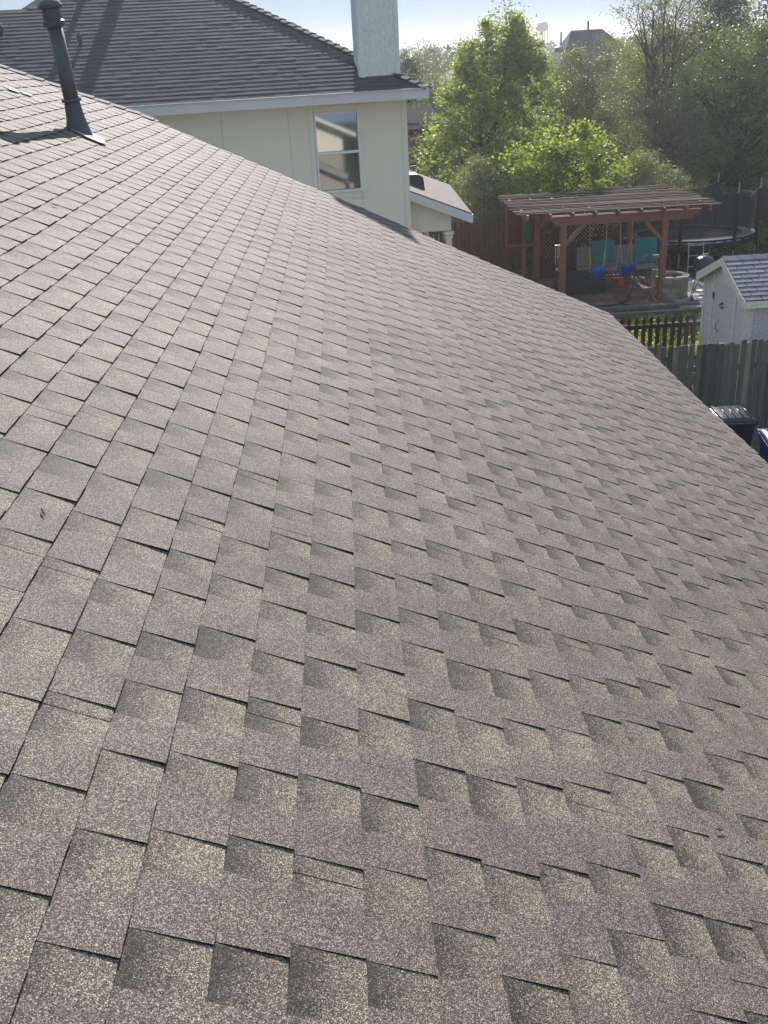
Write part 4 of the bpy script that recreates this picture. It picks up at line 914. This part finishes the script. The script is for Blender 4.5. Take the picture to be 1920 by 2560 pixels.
def tree(name, label, cat, base, H, prof, nleaf, lsize, lm, bark, seed, rise=(.25, .8), trunkh=None, clump=.28, group=None, stems=1, depth=3, spread=.6, inner=.25, sy=1.0, hollow=.35, trad=None, nclump=None, rend=True, lean=(0, 0)):
    """prof: list of (height fraction, radius, x offset) describing the crown outline"""
    r = random.Random(seed); g = np.random.default_rng(seed); B = Vector(base)
    T = empty(name, base, label, cat, group)
    hs_ = np.array([q_[0] for q_ in prof]); rs_ = np.array([q_[1] for q_ in prof]); xo = np.array([q_[2] if len(q_) > 2 else 0 for q_ in prof])
    def rad_at(z): f_ = (z - B.z) / H; return np.interp(f_, hs_, rs_), np.interp(f_, hs_, xo)
    def lim(p_):
        rr_, ox = rad_at(p_.z); return p_.z < B.z + H * hs_[-1] and math.hypot(p_.x - B.x - ox, (p_.y - B.y) / sy) < max(rr_, .15) * 1.0
    mb = MB(); tips = []
    th = trunkh or H * .3; tr = trad or H * .02
    for s_3 in range(stems):
        a_ = r.uniform(0, 6.28); off = Vector((math.cos(a_), math.sin(a_), 0)) * (.0 if stems == 1 else .25)
        pts = [B + off * .4]; n_ = 7; top = H * .93 * r.uniform(.85, 1); dv = Vector((off.x * .5 + lean[0], off.y * .5 + lean[1], 1))
        for i in range(n_):
            pz = top * (i + 1) / n_; rr_, ox = rad_at(B.z + pz)
            wob = .05 * H * .3; pts.append(B + off * (.4 + pz * .35) + Vector((ox * (pz / H > .25) + lean[0] * pz + r.gauss(0, wob * .35), lean[1] * pz + r.gauss(0, wob * .35), pz)))
        rs2 = [tr * (1 - .88 * i / n_) for i in range(n_ + 1)]; mb.tube(pts, rs2, 8, cap=False)
        for i in range(1, n_ + 1):
            if pts[i].z < B.z + th * .6: continue
            for k_ in range(4 if i < n_ else 3):
                q = pts[i - 1].lerp(pts[i], r.random()); a_ = r.uniform(0, 6.28); rr_, ox = rad_at(q.z)
                L = max(.4, rr_ * r.uniform(.45, .75))
                branches(mb, r, q, Vector((math.cos(a_), math.sin(a_) * sy, r.uniform(*rise))).normalized(), L, rs2[i] * .5 + .006, depth - 1, tips, spread, .18, 3, (2, 3), lim)
    mb.build('trunk', bark, T)
    # clump centres: branch tips plus points near the outline
    nc = nclump or int(H * 45); P = []
    tips = [t_ for t_ in tips if lim(t_)]
    while len(P) < nc:
        f_ = g.uniform(hs_[0], hs_[-1]); rr_ = np.interp(f_, hs_, rs_); ox = np.interp(f_, hs_, xo)
        if g.random() > rr_ / rs_.max(): continue
        a_ = g.uniform(0, 2 * math.pi); q = rr_ * (g.uniform(hollow, 1) ** .6)
        P.append((B.x + ox + q * math.cos(a_), B.y + q * sy * math.sin(a_), B.z + f_ * H))
    P = np.array(P)
    if tips:
        tp_ = np.array([tuple(t_) for t_ in tips]); P = np.vstack([P, tp_[g.integers(0, len(tp_), nc)]])
    wgt = g.gamma(.7, 1, len(P)); wgt /= wgt.sum()
    idx = g.choice(len(P), nleaf, p=wgt); csz = clump * g.uniform(.5, 1.4, len(P))
    C = P[idx] + g.normal(size=(nleaf, 3)) * csz[idx][:, None] * np.array([1, 1, .7])
    ct_ = np.clip(g.normal(.5, .28, len(P)), 0, 1); tone = np.clip(ct_[idx] + g.normal(0, .15, nleaf), 0, 1)
    leaf_mesh('crown', C, lsize, lm, T, tone=tone, seed=seed)
    return T
Y_ = 38
tree('leafy_tree', 'tall light green tree with pointed top behind the back fence, left of the water tower', 'tree', (5.75, 38, 0), 7.5,
     [(.12, 1.3, -.3), (.20, 2.45, -.6), (.40, 2.45, -.5), (.55, 2.3, -.25), (.70, 1.85, 0), (.82, 1.3, .05), (.92, .75, .1), (1.0, .2, .15)], 44000, .125, LM['bright'], MAT['barkd'], 21, clump=.15, stems=3, trunkh=1.5, hollow=.5, trad=.10, nclump=760)
tree('leafy_tree', 'small bright yellow-green tree with upswept branches directly behind the pergola', 'tree', (6.5, 30.6, 0), 4.1,
     [(.30, .9, 0), (.45, 1.7, -.1), (.60, 1.9, -.1), (.75, 1.75, .0), (.88, 1.2, .1), (1, .3, .45)], 15000, .11, LM['yellow'], MAT['barkd'], 5, clump=.15, stems=3, trunkh=.8, hollow=.2, trad=.06, nclump=150, spread=.75)
tree('shrub', 'grey-green rounded shrub against the back fence left of the pergola', 'shrub', (4.15, 31.7, 0), 3.05,
     [(.05, .9), (.3, 1.15), (.6, 1.15), (.85, .75), (1, .25)], 26000, .05, LM['greybush'], MAT['barkl'], 8, clump=.14, stems=3, trunkh=.4, trad=.05, hollow=.5, nclump=260)
tree('shrub', 'olive green shrub behind the right half of the pergola', 'shrub', (9.3, 31.9, 0), 2.95,
     [(.05, 1.2), (.3, 1.6), (.6, 1.5), (.85, .9), (1, .25)], 26000, .055, LM['greybush'], MAT['barkl'], 9, clump=.15, stems=3, trunkh=.4, trad=.05, hollow=.5, nclump=260)
tree('twiggy_tree', 'half-bare brushy tree in the middle of the tree row, behind the yellow-green tree', 'tree', (9.3, 41, 0), 6.0,
     [(.05, 2.0), (.3, 2.4), (.6, 2.2), (.85, 1.4), (1, .4)], 30000, .075, LM['olive'], MAT['barkl'], 31, clump=.22, stems=4, trunkh=.8, trad=.07, hollow=.2, depth=4)
tree('twiggy_tree', 'brownish thicket of bare stems below the sparse tall tree', 'tree', (11.2, 36.5, 0), 4.3,
     [(.05, 1.6), (.3, 2.0), (.6, 1.9), (.85, 1.2), (1, .4)], 16000, .06, LM['twig'], MAT['barkl'], 33, clump=.3, stems=5, trunkh=.5, trad=.05, hollow=.1, depth=4)
tree('sparse_tree', 'tall sparse tree in pale bud reaching the top edge of the photo', 'tree', (13.1, 42, 0), 8.6,
     [(.30, 1.6, -.4), (.5, 2.5, -.5), (.7, 2.6, -.6), (.85, 2.0, -.7), (1, .6, -.8)], 12000, .075, LM['pale'], MAT['barkl'], 41, rise=(1.1, 2.2), clump=.2, stems=4, trunkh=2.8, trad=.15, hollow=.1, depth=4, spread=.7)
tree('leafy_tree', 'dense glossy dark green tree at the right, above the trampoline', 'tree', (14.6, 38.5, 0), 6.4,
     [(.2, 1.8, 0), (.32, 2.9, -.2), (.5, 3.0, -.3), (.7, 2.6, -.3), (.88, 1.5, 0), (1, .5, .1)], 62000, .075, LM['glossy'], MAT['barkd'], 51, clump=.24, stems=2, trunkh=1.2, trad=.22, hollow=.4, nclump=420)
tree('olive_tree', 'olive-toned rounded tree between the far house and the glossy tree', 'tree', (15.2, 50, 0), 6.6,
     [(.1, 2.4), (.35, 3.2), (.6, 3.0), (.85, 1.8), (1, .5)], 34000, .11, LM['olive'], MAT['barkl'], 55, clump=.3, stems=2, trunkh=1.0, trad=.12)
tree('conifer_tree', 'very dark tall tree in the top right corner of the photo', 'tree', (20.3, 48, 0), 11.5,
     [(.1, 1.8), (.3, 2.6), (.55, 2.3), (.8, 1.5), (1, .3)], 42000, .13, LM['dark'], MAT['barkd'], 61, clump=.28, stems=1, trunkh=1.5, trad=.2)
tree('conifer_tree', 'dark green tree just left of the corner conifer', 'tree', (17.6, 50, 0), 9.0,
     [(.1, 1.5), (.35, 1.9), (.6, 1.6), (.85, .9), (1, .2)], 26000, .12, LM['dark'], MAT['barkd'], 62, clump=.26, stems=1, trunkh=1.5, trad=.16)
tree('shade_tree', 'thick-trunked tree standing behind the trampoline poles', 'tree', (14.3, 39.8, 0), 5.4,
     [(.28, 2.0, .6), (.5, 3.0, 1.0), (.8, 2.4, 1.2), (1, .8, 1)], 22000, .10, LM['glossy'], MAT['barkd'], 65, clump=.28, stems=1, trunkh=1.5, trad=.42)
tree('background_tree', 'dark hazy tree right of the cream house corner, behind the brick house', 'tree', (3.2, 58, 0), 5.7,
     [(.1, 1.6), (.4, 2.4), (.7, 2.0), (1, .6)], 20000, .13, LM['far'], MAT['barkl'], 71, clump=.32, trunkh=1.5)
tree('background_tree', 'hazy tree left of the light green tree, in front of a half hidden roof', 'tree', (5.2, 54, 0), 4.8,
     [(.1, 1.2), (.4, 1.8), (.7, 1.5), (1, .5)], 14000, .12, LM['olive'], MAT['barkl'], 72, clump=.3, trunkh=1.5)
rr = random.Random(9)
spots = [(9.5, 56, 5.6), (12.2, 58, 5.0), (7.4, 52, 5.0), (21, 60, 8), (24, 66, 8.2), (26, 56, 9), (18, 62, 7.0), (3, 84, 6.6), (7, 90, 6.8), (11, 92, 6.6), (30, 70, 8)]
words = ['left of the far house', 'right before the far house', 'behind the light green tree', 'behind the corner conifer', 'far right behind the conifers', 'at the far right edge', 'right of the far house', 'on the left skyline beside the chimney', 'on the skyline left of the light green tree', 'on the skyline behind the light green tree', 'outermost right']
for i_, (x, y, h_) in enumerate(spots):
    tree('background_tree', 'distant rounded tree ' + words[i_], 'tree', (x, y, 0), h_, [(.05, 1.8), (.35, 2.8), (.65, 2.5), (.88, 1.5), (1, .5)], 11000, .16, LM['far' if i_ % 2 else 'olive'], MAT['barkl'], 80 + i_, clump=.38, trunkh=1.4, group='distant trees in the neighbourhood', depth=2)
# far wood on the horizon: one uncountable mass
n_ = 90000; gx = rng.uniform(-160, 260, n_); gy = rng.uniform(110, 420, n_)
cl = rng.integers(0, 900, n_); cxx = rng.uniform(-170, 280, 900); cyy = rng.uniform(105, 430, 900); chh = rng.uniform(3.6, 6.4, 900)
rad = rng.random(n_) ** .4 * 4.2; aa = rng.uniform(0, 6.283, n_); ff = rng.random(n_)
pts = np.stack([cxx[cl] + rad * np.cos(aa) * np.sqrt(1 - ff ** 2 * .8), cyy[cl] + rad * np.sin(aa), ff * chh[cl]], 1)
tag(leaf_mesh('far_wood', pts, .7, LM['far'], seed=5, aspect=.8), kind='stuff')
for nm_, cxs in (('low_thicket', None),):
    # undergrowth beyond the back fence, reads as one mass
    n_ = 60000; cl = rng.integers(0, 160, n_); cx2 = rng.uniform(2, 12.5, 160); cy2 = rng.uniform(41, 47, 160); ch2 = rng.uniform(1.2, 3.4, 160)
    rad = rng.random(n_) ** .5 * 1.3; aa = rng.uniform(0, 6.283, n_); ff = rng.random(n_)
    tag(leaf_mesh(nm_, np.stack([cx2[cl] + rad * np.cos(aa), cy2[cl] + rad * np.sin(aa), ff * ch2[cl]], 1), .12, LM['olive'], seed=6), kind='stuff')
# lawn blades in the yard that is in view
n_ = 90000; X = rng.uniform(2.2, 13, n_); Yg = rng.uniform(19.2, 32.4, n_); hgt = rng.uniform(.04, .13, n_)
keep = ~((X > 4.2) & (X < 9.5) & (Yg > 24.3) & (Yg < 28.1)); pn = np.sin(X * 2.1 + np.cos(Yg * 1.7) * 2) + np.sin(Yg * 2.9 + X); keep &= (pn > -.9)
X, Yg, hgt = X[keep], Yg[keep], hgt[keep]
X2 = rng.uniform(11, 24, 26000); Y2 = rng.uniform(33, 58, 26000); X = np.concatenate([X, X2]); Yg = np.concatenate([Yg, Y2]); hgt = np.concatenate([hgt, rng.uniform(.08, .22, 26000)])
tag(leaf_mesh('grass', np.stack([X, Yg, hgt * .5], 1), .13, LM['grass'], up=1.6, aspect=.16, seed=12), kind='stuff')
# leafy weeds along picket fence and under the trampoline
wcx = np.concatenate([rng.uniform(4.2, 7.4, 60), rng.uniform(8.6, 13, 60)]); wcy = np.concatenate([rng.uniform(19.5, 21.5, 60), rng.uniform(30.5, 32.2, 60)])
ii = rng.integers(0, 120, 26000); tag(leaf_mesh('weeds', np.stack([wcx[ii], wcy[ii], np.zeros(26000)], 1) + np.abs(rng.normal(size=(26000, 3))) * np.array([.22, .22, .16]) * np.where(ii < 60, 1, 2)[:, None], .06, LM['bright'], seed=13), kind='stuff')

# ================================================================ HAZE
hz = MB().box((0, 0, 0), (1, 1, 1)); hm_, t, p = newmat('haze'); out = [n for n in t.nodes if n.type == 'OUTPUT_MATERIAL'][0]; t.nodes.remove(p)
pvn = N(t, 'VolumePrincipled'); pvn.inputs['Color'].default_value = (.93, .96, 1, 1); pvn.inputs['Density'].default_value = .001; pvn.inputs['Anisotropy'].default_value = .55
t.links.new(pvn.outputs[0], out.inputs['Volume'])
hb = hz.build('haze', hm_); hb.location = (60, 640, 9.5); hb.scale = (5400, 5000, 21); tag(hb, kind='stuff')
hb.scale = (1000, 1040, 15.2); hb.location = (70, 430, 6.5)
